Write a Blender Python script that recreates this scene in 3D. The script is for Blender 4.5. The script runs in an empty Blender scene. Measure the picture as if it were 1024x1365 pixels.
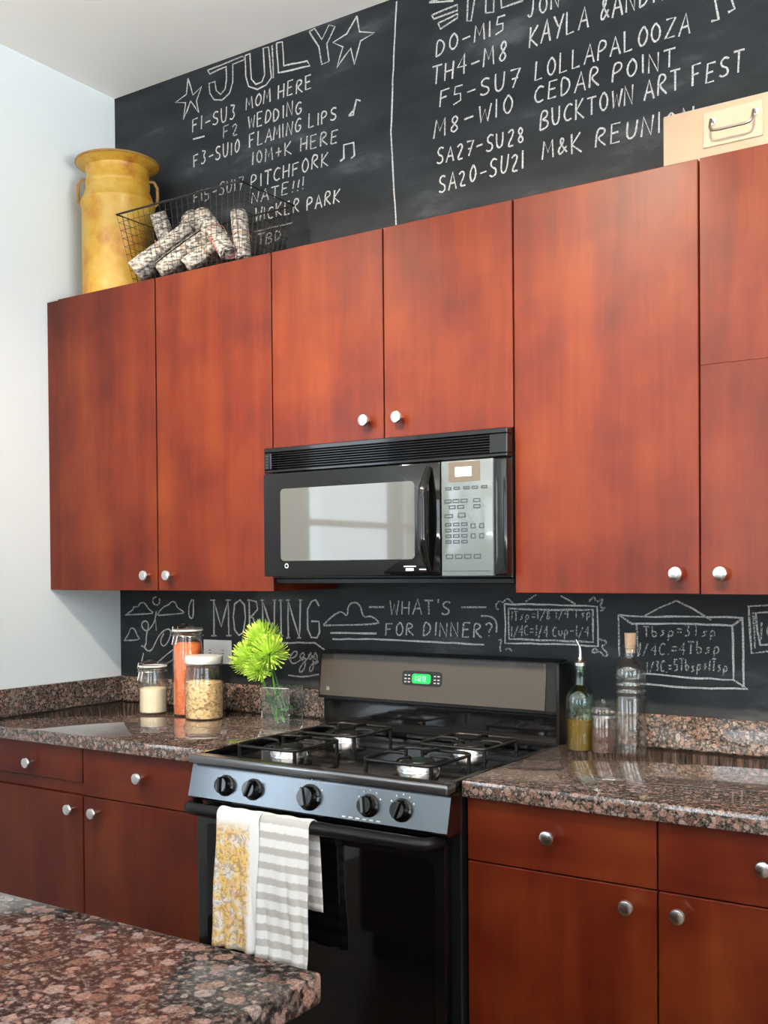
import bpy, bmesh, math, random
from mathutils import Vector, Matrix
PI = math.pi
SC = bpy.context.scene
COL = SC.collection

# ------------------------------------------------------------------ camera
cd = bpy.data.cameras.new('camera'); cam = bpy.data.objects.new('camera', cd); COL.objects.link(cam)
cd.sensor_fit = 'HORIZONTAL'; cd.sensor_width = 36.0
cd.lens = 1404.7 / 1024 * 36.0; cd.shift_y = 95.7 / 1024
cd.clip_start = 0.02
yaw, pitch, roll = 0.5795, -0.0141, -0.0079
fw = Vector((-math.sin(yaw), math.cos(yaw), 0)); rt = Vector((math.cos(yaw), math.sin(yaw), 0)); up = Vector((0, 0, 1))
fw, up = fw*math.cos(pitch) + up*math.sin(pitch), up*math.cos(pitch) - fw*math.sin(pitch)
rt, up = rt*math.cos(roll) + up*math.sin(roll), up*math.cos(roll) - rt*math.sin(roll)
cam.matrix_world = Matrix(((rt.x, up.x, -fw.x, 1.9178), (rt.y, up.y, -fw.y, -2.6714), (rt.z, up.z, -fw.z, 1.3814), (0, 0, 0, 1)))
SC.camera = cam

# ------------------------------------------------------------------ world and light
w = bpy.data.worlds.new('world'); SC.world = w; w.use_nodes = True
w.node_tree.nodes['Background'].inputs[0].default_value = (0.72, 0.86, 1.0, 1)
w.node_tree.nodes['Background'].inputs[1].default_value = 1.4
def area(name, loc, rot, sx, sy, power, col):
    l = bpy.data.lights.new(name, 'AREA'); l.shape = 'RECTANGLE'; l.size = sx; l.size_y = sy
    l.energy = power; l.color = col
    o = bpy.data.objects.new(name, l); COL.objects.link(o); o.location = loc; o.rotation_euler = rot
    return o
DAY = (0.80, 0.91, 1.0)
area('daylight', (0.2, -6.45, 1.85), (PI/2+.1, 0, 0), 1.7, 1.7, 42, DAY)            # sky through the rear windows
area('daylight', (2.9, -6.45, 1.85), (PI/2+.1, 0, 0), 1.7, 1.7, 42, DAY)
area('daylight', (4.60, -3.0, 1.85), (PI/2+.1, 0, PI/2), 2.4, 1.7, 75, DAY)          # added light through a made-up right window, for the left wall
area('added_ceiling_fill', (1.55, -8.0, .25), (PI/2+.95, 0, 0), 5.0, 2.4, 1700, (1.0, .97, .92))   # low fill added outside the windows to brighten the ceiling
area('added_ceiling_fill', (6.0, -3.0, .25), (PI/2+.95, 0, PI/2), 4.0, 2.4, 1700, (1.0, .97, .92))
area('daylight', (-1.2, -2.35, 1.6), (PI/2, 0, -PI/2), 1.0, 1.3, 20, DAY)
def spot(loc, power, col, size=2.3, blend=.6, rad=.05, rot=(0, 0, 0)):
    l = bpy.data.lights.new('added_cabinet_spot', 'SPOT'); l.energy = power; l.color = col
    l.spot_size = size; l.spot_blend = blend; l.shadow_soft_size = rad
    o = bpy.data.objects.new('added_cabinet_spot', l); COL.objects.link(o); o.location = loc; o.rotation_euler = rot
DL = [(-.35, -2.1, 3.0), (0.65, -2.1, 3.0), (1.65, -2.1, 3.0)]      # unseen track heads added to brighten the wall cabinets
AIM = [(-.25, -.3, 1.70), (.5, -.3, 1.72), (1.35, -.3, 1.72)]
for q, a_ in zip(DL, AIM):
    spot(q, 530, (1.0, 0.82, 0.60), .95, 1.0, .04, (Vector(a_)-Vector(q)).to_track_quat('-Z', 'Y').to_euler())
SC.view_settings.view_transform = 'Standard'; SC.view_settings.look = 'None'
SC.view_settings.exposure = 0.12; SC.view_settings.gamma = 1.0
SC.view_settings.use_curve_mapping = False

# ------------------------------------------------------------------ mesh helpers
def box(bm, x0, x1, y0, y1, z0, z1, bev=0.0, seg=1):
    r = bmesh.ops.create_cube(bm, size=1.0)
    vs = r['verts']
    for v in vs:
        v.co = Vector(((x0+x1)/2 + v.co.x*(x1-x0), (y0+y1)/2 + v.co.y*(y1-y0), (z0+z1)/2 + v.co.z*(z1-z0)))
    if bev > 0:
        es = list({e for v in vs for e in v.link_edges})
        bmesh.ops.bevel(bm, geom=es, offset=bev, segments=seg, profile=.5, affect='EDGES')
    return bm
def frame_of(d):
    d = d.normalized(); a = Vector((0, 0, 1)) if abs(d.z) < .9 else Vector((1, 0, 0))
    u = d.cross(a).normalized(); return u, d.cross(u).normalized()
def tube(bm, pts, r, n=8, closed=False, caps=True):
    pts = [Vector(p) for p in pts]; N = len(pts); rings = []
    prev = None
    for i, p in enumerate(pts):
        if closed: d = pts[(i+1) % N] - pts[i-1]
        else: d = pts[min(i+1, N-1)] - pts[max(i-1, 0)]
        d.normalize()
        if prev is None: u, v = frame_of(d)
        else:
            u = prev - d*prev.dot(d)
            u = u.normalized() if u.length > 1e-6 else frame_of(d)[0]
            v = d.cross(u)
        prev = u
        rr = r[i] if isinstance(r, (list, tuple)) else r
        rings.append([bm.verts.new(p + (u*math.cos(2*PI*k/n) + v*math.sin(2*PI*k/n))*rr) for k in range(n)])
    M = N if closed else N-1
    for i in range(M):
        A = rings[i]; B = rings[(i+1) % N]
        for k in range(n):
            bm.faces.new((A[k], A[(k+1) % n], B[(k+1) % n], B[k]))
    if caps and not closed:
        bm.faces.new(rings[0][::-1]); bm.faces.new(rings[-1])
    return bm
def lathe(bm, prof, n=32, cx=0, cy=0, cz=0, cap0=False, cap1=False, mat=None):
    rings = []
    def T(p):
        p = Vector(p)
        if mat: p = mat @ p
        return p + Vector((cx, cy, cz))
    for r, z in prof:
        if r < 1e-5: rings.append([bm.verts.new(T((0, 0, z)))])
        else: rings.append([bm.verts.new(T((r*math.cos(2*PI*k/n), r*math.sin(2*PI*k/n), z))) for k in range(n)])
    for A, B in zip(rings, rings[1:]):
        for k in range(n):
            k2 = (k+1) % n
            if len(A) == 1 and len(B) == 1: continue
            if len(A) == 1: bm.faces.new((A[0], B[k2], B[k]))
            elif len(B) == 1: bm.faces.new((A[k], A[k2], B[0]))
            else: bm.faces.new((A[k], A[k2], B[k2], B[k]))
    if cap0 and len(rings[0]) > 1: bm.faces.new(rings[0][::-1])
    if cap1 and len(rings[-1]) > 1: bm.faces.new(rings[-1])
    return bm
def prism(bm, poly, x0, x1):
    """poly of (y,z) pushed along x"""
    A = [bm.verts.new((x0, y, z)) for y, z in poly]; B = [bm.verts.new((x1, y, z)) for y, z in poly]
    n = len(poly)
    for i in range(n): bm.faces.new((A[i], A[(i+1) % n], B[(i+1) % n], B[i]))
    bm.faces.new(A[::-1]); bm.faces.new(B)
    return bm
def rect_prism_z(bm, poly, z0, z1):
    A = [bm.verts.new((x, y, z0)) for x, y in poly]; B = [bm.verts.new((x, y, z1)) for x, y in poly]
    n = len(poly)
    for i in range(n): bm.faces.new((A[i], A[(i+1) % n], B[(i+1) % n], B[i]))
    bm.faces.new(A[::-1]); bm.faces.new(B)
    return bm
def NB(): return bmesh.new()
def ob(name, bm, mat, parent=None, smooth=False, label=None, kind=None, local=False):
    """link a bmesh as ONE object. Vertices are in world space; with a parent they are moved into its space."""
    bmesh.ops.recalc_face_normals(bm, faces=bm.faces)
    if parent is not None and not local:
        q = parent; off = Vector((0, 0, 0))
        while q is not None: off += q.location; q = q.parent
        bmesh.ops.translate(bm, verts=bm.verts, vec=-off)
    me = bpy.data.meshes.new(name); bm.to_mesh(me); bm.free()
    me.materials.append(mat)
    if smooth:
        for p in me.polygons: p.use_smooth = True
        try: me.set_sharp_from_angle(angle=math.radians(38))
        except Exception: pass
    o = bpy.data.objects.new(name, me); COL.objects.link(o)
    if parent is not None: o.parent = parent
    if label: o['label'] = label
    if kind: o['kind'] = kind
    return o
def thing(name, label, cat, loc=(0, 0, 0), rz=0.0, group=None):
    o = bpy.data.objects.new(name, None); o.empty_display_size = .05; COL.objects.link(o)
    o.location = loc; o.rotation_euler = (0, 0, rz); o['label'] = label; o['category'] = cat
    if group: o['group'] = group
    return o
def tag(o, label, cat, group=None):
    o['label'] = label; o['category'] = cat
    if group: o['group'] = group
    return o
def struct(name, bm, mat): return ob(name, bm, mat, kind='structure')
def solidify(o, t):
    m = o.modifiers.new('thickness', 'SOLIDIFY'); m.thickness = t; m.offset = 0

# ------------------------------------------------------------------ materials
def newmat(name):
    m = bpy.data.materials.new(name); m.use_nodes = True
    return m, m.node_tree.nodes, m.node_tree.links, m.node_tree.nodes['Principled BSDF']
def plain(name, col, rough=.5, metal=0, coat=0, trans=0, ior=1.45, noise=0.0, nscale=30, emit=None, es=0, bump=0, sheen=0):
    m, N, L, B = newmat(name)
    B.inputs['Base Color'].default_value = (*col, 1); B.inputs['Roughness'].default_value = rough
    B.inputs['Metallic'].default_value = metal; B.inputs['Coat Weight'].default_value = coat
    B.inputs['Transmission Weight'].default_value = trans; B.inputs['IOR'].default_value = ior
    if sheen: B.inputs['Sheen Weight'].default_value = sheen
    if emit: B.inputs['Emission Color'].default_value = (*emit, 1); B.inputs['Emission Strength'].default_value = es
    if noise or bump:
        tc = N.new('ShaderNodeTexCoord'); n = N.new('ShaderNodeTexNoise'); n.inputs['Scale'].default_value = nscale
        n.inputs['Detail'].default_value = 5; L.new(tc.outputs['Object'], n.inputs['Vector'])
        if noise:
            mx = N.new('ShaderNodeMix'); mx.data_type = 'RGBA'
            mx.inputs[6].default_value = (*[max(0, c*(1-noise)) for c in col], 1)
            mx.inputs[7].default_value = (*[min(1, c*(1+noise)) for c in col], 1)
            L.new(n.outputs['Fac'], mx.inputs[0]); L.new(mx.outputs[2], B.inputs['Base Color'])
        if bump:
            b = N.new('ShaderNodeBump'); b.inputs['Strength'].default_value = bump; b.inputs['Distance'].default_value = .002
            L.new(n.outputs['Fac'], b.inputs['Height']); L.new(b.outputs[0], B.inputs['Normal'])
    return m
def ramp(N, stops):
    r = N.new('ShaderNodeValToRGB'); e = r.color_ramp.elements
    while len(e) < len(stops): e.new(.5)
    for i, (p, c) in enumerate(stops):
        e[i].position = p; e[i].color = (*c, 1)
    return r
def wood(name, dark, mid, light, vertical=True, rough=.36):
    m, N, L, B = newmat(name)
    tc = N.new('ShaderNodeTexCoord'); mp = N.new('ShaderNodeMapping')
    mp.inputs['Scale'].default_value = (9, 9, .9) if vertical else (.9, 9, 9)
    L.new(tc.outputs['Object'], mp.inputs['Vector'])
    oi = N.new('ShaderNodeObjectInfo'); mm = N.new('ShaderNodeVectorMath'); mm.operation = 'ADD'
    ml = N.new('ShaderNodeMath'); ml.operation = 'MULTIPLY'; ml.inputs[1].default_value = 37
    L.new(oi.outputs['Random'], ml.inputs[0]); L.new(mp.outputs[0], mm.inputs[0]); L.new(ml.outputs[0], mm.inputs[1])
    n1 = N.new('ShaderNodeTexNoise'); n1.inputs['Scale'].default_value = 1.3; n1.inputs['Detail'].default_value = 6; n1.inputs['Roughness'].default_value = .6
    L.new(mm.outputs[0], n1.inputs['Vector'])
    n2 = N.new('ShaderNodeTexNoise'); n2.inputs['Scale'].default_value = 5; n2.inputs['Detail'].default_value = 3
    L.new(tc.outputs['Object'], n2.inputs['Vector'])
    mp3 = N.new('ShaderNodeMapping'); mp3.inputs['Scale'].default_value = (160, 160, 5) if vertical else (5, 160, 160)
    L.new(tc.outputs['Object'], mp3.inputs['Vector'])
    n3 = N.new('ShaderNodeTexNoise'); n3.inputs['Scale'].default_value = 1.0; n3.inputs['Detail'].default_value = 2
    L.new(mp3.outputs[0], n3.inputs['Vector'])
    a = N.new('ShaderNodeMath'); a.operation = 'MULTIPLY_ADD'; a.inputs[1].default_value = .45
    L.new(n1.outputs['Fac'], a.inputs[0])
    b = N.new('ShaderNodeMath'); b.operation = 'MULTIPLY'; b.inputs[1].default_value = .48
    L.new(n2.outputs['Fac'], b.inputs[0]); 
    c = N.new('ShaderNodeMath'); c.operation = 'MULTIPLY_ADD'; c.inputs[1].default_value = .07
    L.new(n3.outputs['Fac'], c.inputs[0]); L.new(b.outputs[0], c.inputs[2]); L.new(c.outputs[0], a.inputs[2])
    r = ramp(N, [(.36, dark), (.50, mid), (.66, light)]); L.new(a.outputs[0], r.inputs[0])
    L.new(r.outputs[0], B.inputs['Base Color'])
    B.inputs['Roughness'].default_value = rough; B.inputs['Specular IOR Level'].default_value = .24; B.inputs['Coat Weight'].default_value = .14; B.inputs['Coat Roughness'].default_value = .22
    return m
def granite(name, scale=46, pale=1.0, coat=.6):
    m, N, L, B = newmat(name)
    tc = N.new('ShaderNodeTexCoord')
    nz = N.new('ShaderNodeTexNoise'); nz.inputs['Scale'].default_value = scale*1.3; nz.inputs['Detail'].default_value = 3
    L.new(tc.outputs['Object'], nz.inputs['Vector'])
    mv = N.new('ShaderNodeVectorMath'); mv.operation = 'MULTIPLY_ADD'; mv.inputs[1].default_value = (.55/scale,)*3
    L.new(nz.outputs['Color'], mv.inputs[0]); L.new(tc.outputs['Object'], mv.inputs[2])
    def vor(sc):
        v = N.new('ShaderNodeTexVoronoi'); v.inputs['Scale'].default_value = sc; v.inputs['Randomness'].default_value = 1
        L.new(mv.outputs[0], v.inputs['Vector']); sp = N.new('ShaderNodeSeparateColor'); L.new(v.outputs['Color'], sp.inputs[0]); return v, sp
    n2 = N.new('ShaderNodeTexNoise'); n2.inputs['Scale'].default_value = 330; n2.inputs['Detail'].default_value = 3
    L.new(tc.outputs['Object'], n2.inputs['Vector'])
    n4 = N.new('ShaderNodeTexNoise'); n4.inputs['Scale'].default_value = scale*2.6; n4.inputs['Detail'].default_value = 4; n4.inputs['Roughness'].default_value = .7
    L.new(tc.outputs['Object'], n4.inputs['Vector'])
    base = ramp(N, [(.38, (.012, .012, .013)), (.50, (.055, .045, .040)), (.58, (.16, .12, .10)), (.68, (.30, .27, .25))]); L.new(n4.outputs['Fac'], base.inputs[0])
    cur = base.outputs[0]
    for sc, thr, keep in ((scale*1.9, .40, .45), (scale, .46, .30)):
        v, sp = vor(sc)
        cr = ramp(N, [(0, (.12*pale, .070*pale, .052*pale)), (.35, (.22*pale, .135*pale, .105*pale)), (.7, (.32*pale, .205*pale, .165*pale)), (1, (.29*pale, .26*pale, .245*pale))]); L.new(sp.outputs[0], cr.inputs[0])
        mul = N.new('ShaderNodeMix'); mul.data_type = 'RGBA'; mul.blend_type = 'MULTIPLY'; mul.inputs[0].default_value = .9
        r2 = ramp(N, [(.36, (.45, .42, .42)), (.60, (1.2, 1.18, 1.16))]); L.new(n2.outputs['Fac'], r2.inputs[0])
        L.new(cr.outputs[0], mul.inputs[6]); L.new(r2.outputs[0], mul.inputs[7])
        er = ramp(N, [(thr-.07, (1, 1, 1)), (thr+.03, (0, 0, 0))]); L.new(v.outputs['Distance'], er.inputs[0])
        kp = N.new('ShaderNodeMath'); kp.operation = 'GREATER_THAN'; kp.inputs[1].default_value = keep; L.new(sp.outputs[1], kp.inputs[0])
        f = N.new('ShaderNodeMath'); f.operation = 'MULTIPLY'; L.new(er.outputs[0], f.inputs[0]); L.new(kp.outputs[0], f.inputs[1])
        mx = N.new('ShaderNodeMix'); mx.data_type = 'RGBA'; L.new(f.outputs[0], mx.inputs[0]); L.new(cur, mx.inputs[6]); L.new(mul.outputs[2], mx.inputs[7]); cur = mx.outputs[2]
    L.new(cur, B.inputs['Base Color'])
    B.inputs['Roughness'].default_value = .06; B.inputs['Specular IOR Level'].default_value = .6; B.inputs['Coat Weight'].default_value = coat; B.inputs['Coat Roughness'].default_value = .02
    return m
def chalkboard():
    m, N, L, B = newmat('chalkboard_paint')
    tc = N.new('ShaderNodeTexCoord')
    mp = N.new('ShaderNodeMapping'); mp.inputs['Rotation'].default_value = (0, .35, 0); mp.inputs['Scale'].default_value = (1.1, 1, 3.2)
    L.new(tc.outputs['Object'], mp.inputs['Vector'])
    n = N.new('ShaderNodeTexNoise'); n.inputs['Scale'].default_value = 2.2; n.inputs['Detail'].default_value = 7; n.inputs['Roughness'].default_value = .62
    L.new(mp.outputs[0], n.inputs['Vector'])
    r = ramp(N, [(.40, (.0085, .0108, .0135)), (.57, (.019, .023, .027)), (.76, (.085, .092, .098))]); L.new(n.outputs['Fac'], r.inputs[0])
    L.new(r.outputs[0], B.inputs['Base Color']); B.inputs['Roughness'].default_value = .55
    B.inputs['Specular IOR Level'].default_value = .3
    return m
def chalk(name, lo, hi):
    m, N, L, B = newmat(name)
    tc = N.new('ShaderNodeTexCoord'); n = N.new('ShaderNodeTexNoise'); n.inputs['Scale'].default_value = 240; n.inputs['Detail'].default_value = 3
    L.new(tc.outputs['Object'], n.inputs['Vector'])
    B.inputs['Base Color'].default_value = (.62, .62, .61, 1); B.inputs['Roughness'].default_value = .95
    r = ramp(N, [(.36, (lo,)*3), (.60, (hi,)*3)]); L.new(n.outputs['Fac'], r.inputs[0]); L.new(r.outputs[0], B.inputs['Alpha'])
    return m
def thinglass(name, col=(1, 1, 1), gl=.10):
    m, N, L, B = newmat(name)
    N.remove(B); t = N.new('ShaderNodeBsdfTransparent'); t.inputs[0].default_value = (*col, 1)
    g = N.new('ShaderNodeBsdfGlossy'); g.inputs['Roughness'].default_value = .02
    x = N.new('ShaderNodeMixShader'); x.inputs[0].default_value = gl
    L.new(t.outputs[0], x.inputs[1]); L.new(g.outputs[0], x.inputs[2]); L.new(x.outputs[0], N['Material Output'].inputs[0])
    return m
def jarglass(name, col=(.985, .99, .988)):
    m, N, L, B = newmat(name)
    N.remove(B); t = N.new('ShaderNodeBsdfTransparent'); t.inputs[0].default_value = (*col, 1)
    g = N.new('ShaderNodeBsdfGlossy'); g.inputs['Roughness'].default_value = .03
    lw = N.new('ShaderNodeLayerWeight'); lw.inputs[0].default_value = .28
    mr = N.new('ShaderNodeMapRange'); mr.inputs[3].default_value = .04; mr.inputs[4].default_value = .55
    L.new(lw.outputs['Facing'], mr.inputs[0])
    x = N.new('ShaderNodeMixShader'); L.new(mr.outputs[0], x.inputs[0])
    L.new(t.outputs[0], x.inputs[1]); L.new(g.outputs[0], x.inputs[2]); L.new(x.outputs[0], N['Material Output'].inputs[0])
    return m
def newsprint():
    m, N, L, B = newmat('newsprint')
    tc = N.new('ShaderNodeTexCoord'); mp = N.new('ShaderNodeMapping'); mp.inputs['Scale'].default_value = (70, 70, 150)
    L.new(tc.outputs['Object'], mp.inputs[0])
    n = N.new('ShaderNodeTexNoise'); n.inputs['Scale'].default_value = 1; n.inputs['Detail'].default_value = 4; L.new(mp.outputs[0], n.inputs['Vector'])
    r = ramp(N, [(.38, (.085, .08, .075)), (.50, (.33, .30, .27)), (.60, (.56, .52, .47))]); L.new(n.outputs['Fac'], r.inputs[0])
    v = N.new('ShaderNodeTexVoronoi'); v.inputs['Scale'].default_value = 13; L.new(tc.outputs['Object'], v.inputs['Vector'])
    sp = N.new('ShaderNodeSeparateColor'); L.new(v.outputs['Color'], sp.inputs[0])
    r3 = ramp(N, [(.80, (1, 1, 1)), (.84, (.95, .35, .33))]); L.new(sp.outputs[0], r3.inputs[0])
    mx = N.new('ShaderNodeMix'); mx.data_type = 'RGBA'; mx.blend_type = 'MULTIPLY'; mx.inputs[0].default_value = .8
    L.new(r.outputs[0], mx.inputs[6]); L.new(r3.outputs[0], mx.inputs[7]); L.new(mx.outputs[2], B.inputs['Base Color'])
    B.inputs['Roughness'].default_value = .9
    return m
def grains(name, cols, scale):
    m, N, L, B = newmat(name)
    tc = N.new('ShaderNodeTexCoord'); mp = N.new('ShaderNodeMapping'); mp.inputs['Scale'].default_value = (1, 1, 1.6)
    L.new(tc.outputs['Object'], mp.inputs[0])
    v = N.new('ShaderNodeTexVoronoi'); v.inputs['Scale'].default_value = scale; L.new(mp.outputs[0], v.inputs['Vector'])
    sp = N.new('ShaderNodeSeparateColor'); L.new(v.outputs['Color'], sp.inputs[0])
    r = ramp(N, [(i/max(1, len(cols)-1), c) for i, c in enumerate(cols)]); L.new(sp.outputs[0], r.inputs[0]); L.new(r.outputs[0], B.inputs['Base Color'])
    b = N.new('ShaderNodeBump'); b.inputs['Strength'].default_value = .6; b.inputs['Distance'].default_value = .003; b.invert = True
    L.new(v.outputs['Distance'], b.inputs['Height']); L.new(b.outputs[0], B.inputs['Normal']); B.inputs['Roughness'].default_value = .7
    return m
def canpaint():
    m, N, L, B = newmat('worn_yellow_paint')
    tc = N.new('ShaderNodeTexCoord'); n = N.new('ShaderNodeTexNoise'); n.inputs['Scale'].default_value = 9; n.inputs['Detail'].default_value = 8; n.inputs['Roughness'].default_value = .65
    L.new(tc.outputs['Object'], n.inputs['Vector'])
    r = ramp(N, [(.31, (.26, .07, .02)), (.40, (.44, .19, .02)), (.50, (.53, .30, .03)), (.70, (.57, .39, .10))]); L.new(n.outputs['Fac'], r.inputs[0])
    n2 = N.new('ShaderNodeTexNoise'); n2.inputs['Scale'].default_value = 120; L.new(tc.outputs['Object'], n2.inputs['Vector'])
    b = N.new('ShaderNodeBump'); b.inputs['Strength'].default_value = .15; b.inputs['Distance'].default_value = .002; L.new(n2.outputs['Fac'], b.inputs['Height']); L.new(b.outputs[0], B.inputs['Normal'])
    L.new(r.outputs[0], B.inputs['Base Color']); B.inputs['Roughness'].default_value = .42
    return m
def towel_floral():
    m, N, L, B = newmat('floral_print_cotton')
    tc = N.new('ShaderNodeTexCoord')
    n = N.new('ShaderNodeTexNoise'); n.inputs['Scale'].default_value = 17; n.inputs['Detail'].default_value = 3; n.inputs['Distortion'].default_value = 1.2; L.new(tc.outputs['Object'], n.inputs['Vector'])
    r = ramp(N, [(.34, (.80, .76, .72)), (.44, (.82, .64, .42)), (.52, (.84, .56, .14)), (.60, (.80, .52, .34)), (.68, (.82, .78, .74))]); L.new(n.outputs['Fac'], r.inputs[0])
    v = N.new('ShaderNodeTexNoise'); v.inputs['Scale'].default_value = 55; v.inputs['Detail'].default_value = 5; v.inputs['Distortion'].default_value = 2; L.new(tc.outputs['Object'], v.inputs['Vector'])
    r2 = ramp(N, [(.43, (.52, .50, .60)), (.50, (1, 1, 1))]); L.new(v.outputs['Fac'], r2.inputs[0])
    mx = N.new('ShaderNodeMix'); mx.data_type = 'RGBA'; mx.blend_type = 'MULTIPLY'; mx.inputs[0].default_value = .75
    L.new(r.outputs[0], mx.inputs[6]); L.new(r2.outputs[0], mx.inputs[7])
    # plain white hem band along the right edge and over the bar (object space)
    sx = N.new('ShaderNodeSeparateXYZ'); L.new(tc.outputs['Object'], sx.inputs[0])
    c1 = N.new('ShaderNodeMapRange'); c1.inputs[1].default_value = .098; c1.inputs[2].default_value = .108; L.new(sx.outputs[0], c1.inputs[0])
    c2 = N.new('ShaderNodeMapRange'); c2.inputs[1].default_value = -.035; c2.inputs[2].default_value = -.005; L.new(sx.outputs[2], c2.inputs[0])
    mxx = N.new('ShaderNodeMath'); mxx.operation = 'MAXIMUM'; L.new(c1.outputs[0], mxx.inputs[0]); L.new(c2.outputs[0], mxx.inputs[1])
    m2 = N.new('ShaderNodeMix'); m2.data_type = 'RGBA'; m2.inputs[7].default_value = (.84, .84, .82, 1)
    L.new(mxx.outputs[0], m2.inputs[0]); L.new(mx.outputs[2], m2.inputs[6]); L.new(m2.outputs[2], B.inputs['Base Color'])
    B.inputs['Roughness'].default_value = .95
    return m
def towel_stripe():
    m, N, L, B = newmat('striped_cotton')
    tc = N.new('ShaderNodeTexCoord'); sx = N.new('ShaderNodeSeparateXYZ'); L.new(tc.outputs['Object'], sx.inputs[0])
    mm = N.new('ShaderNodeMath'); mm.operation = 'MULTIPLY'; mm.inputs[1].default_value = 2*PI/.0365; L.new(sx.outputs[2], mm.inputs[0])
    s = N.new('ShaderNodeMath'); s.operation = 'SINE'; L.new(mm.outputs[0], s.inputs[0])
    n = N.new('ShaderNodeTexNoise'); n.inputs['Scale'].default_value = 120; L.new(tc.outputs['Object'], n.inputs['Vector'])
    a = N.new('ShaderNodeMath'); a.operation = 'MULTIPLY_ADD'; a.inputs[1].default_value = 1.0; L.new(n.outputs['Fac'], a.inputs[0]); L.new(s.outputs[0], a.inputs[2])
    r = ramp(N, [(.35, (.82, .81, .79)), (.85, (.52, .50, .475))]); L.new(a.outputs[0], r.inputs[0]); L.new(r.outputs[0], B.inputs['Base Color'])
    B.inputs['Roughness'].default_value = .95
    return m
def floor_mat():
    return wood('oak_floor', (.08, .042, .020), (.12, .065, .03), (.15, .085, .042), vertical=False, rough=.3)

WOOD_D = (.060, .0058, .0018); WOOD_M = (.096, .0122, .0028); WOOD_L = (.140, .0260, .0050)
def spec(m, v):
    m.node_tree.nodes['Principled BSDF'].inputs['Specular IOR Level'].default_value = v; return m
M_wood = wood('cherry_wood_upright', WOOD_D, WOOD_M, WOOD_L, True)
M_woodh = wood('cherry_wood_level', WOOD_D, WOOD_M, WOOD_L, False)
M_carc = plain('dark_carcass', (.035, .008, .004), .5)
M_gran = granite('brown_granite', 64, .9)
M_board = chalkboard()
M_ch = {1: chalk('chalk_strong', .45, .95), .8: chalk('chalk_medium', .25, .85), .6: chalk('chalk_faint', .12, .65)}
M_wall = plain('pale_blue_paint', (.76, .84, .88), .7, noise=.02, nscale=3)
M_beige = plain('beige_paint', (.42, .37, .30), .7)
M_tan = plain('tan_paint', (.36, .31, .25), .7)
M_ceil = plain('ceiling_paint', (.88, .88, .86), .8, noise=.02, nscale=3)
M_white = plain('white_trim', (.85, .85, .84), .4)
M_nickel = plain('brushed_nickel', (.78, .76, .73), .22, metal=1)
M_black = plain('black_enamel', (.003, .003, .0035), .10, coat=.2)
M_satin = spec(plain('black_satin', (.006, .006, .0065), .30), .3)
M_iron = spec(plain('cast_iron', (.006, .006, .0065), .34), .4)
M_alu = plain('burner_aluminium', (.75, .76, .78), .25, metal=1)
M_glassb = plain('black_oven_glass', (.002, .002, .0025), .05, coat=.2)
M_panel = plain('taupe_control_panel', (.036, .030, .025), .38)
M_steel = plain('dark_steel', (.10, .105, .11), .22, metal=1)
M_glass = thinglass('window_glass')
M_jar = jarglass('clear_jar_glass')
M_jarg = jarglass('green_tinted_glass', (.80, .92, .88))

# ------------------------------------------------------------------ the room
XL, XR, YB, ZC = -0.974, 4.3, -6.2, 3.081
struct('wall_back', box(NB(), XL, XR, 0, .12, 0, ZC), M_board)
wb = bpy.data.objects['wall_back']
def wall_with_holes(name, axis, pos, thick, a0, a1, holes, mat):
    bm = NB(); cuts = sorted(holes)
    def put(p0, p1, z0, z1):
        if p1 - p0 < 1e-4 or z1 - z0 < 1e-4: return
        if axis == 'x': box(bm, p0, p1, pos, pos+thick, z0, z1)
        else: box(bm, pos, pos+thick, p0, p1, z0, z1)
    c = a0
    for h0, h1, z0, z1 in cuts:
        put(c, h0, 0, ZC); put(h0, h1, 0, z0); put(h0, h1, z1, ZC); c = h1
    put(c, a1, 0, ZC)
    return struct(name, bm, mat)
WZ0, WZ1 = .95, 2.7
wall_with_holes('wall_left', 'y', XL-.12, .12, YB, 0.12, [(-2.85, -1.85, .95, 2.25)], M_wall)
wall_with_holes('wall_right', 'y', XR, .12, YB, 0.12, [(-4.2, -1.8, WZ0, WZ1)], M_beige)
wall_with_holes('wall_rear', 'x', YB-.12, .12, XL-.12, XR+.12, [(-.65, 1.05, WZ0, WZ1), (2.05, 3.75, WZ0, WZ1)], M_tan)
struct('floor', box(NB(), XL-.12, XR+.12, YB-.12, .12, -.1, 0), floor_mat())
struct('ceiling', box(NB(), XL-.12, XR+.12, YB-.12, .12, ZC, ZC+.1), M_ceil)
def window_at(i, axis, pos, a0, a1, z0, z1, nx, nz):
    def bx(bm, p0, p1, q0, q1, zz0, zz1):
        if axis == 'x': box(bm, p0, p1, q0, q1, zz0, zz1)
        else: box(bm, q0, q1, p0, p1, zz0, zz1)
    bm = NB()
    for (p0, p1, zz0, zz1) in ((a0, a0+.05, z0, z1), (a1-.05, a1, z0, z1), (a0+.05, a1-.05, z0, z0+.05), (a0+.05, a1-.05, z1-.05, z1)):
        bx(bm, p0, p1, pos-.03, pos+.03, zz0, zz1)
    for k in range(1, nx):
        c = a0 + (a1-a0)*k/nx; bx(bm, c-.015, c+.015, pos-.02, pos+.02, z0+.05, z1-.05)
    for k in range(1, nz):
        c = z0 + (z1-z0)*k/nz; bx(bm, a0+.05, a1-.05, pos-.019, pos+.019, c-.015, c+.015)
    f = struct('window_%d' % i, bm, M_white)
    bm = NB(); bx(bm, a0+.05, a1-.05, pos-.003, pos+.003, z0+.05, z1-.05); ob('pane', bm, M_glass, f)
window_at(1, 'x', YB-.06, -.65, 1.05, WZ0, WZ1, 2, 2)
window_at(2, 'x', YB-.06, 2.05, 3.75, WZ0, WZ1, 2, 2)
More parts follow.
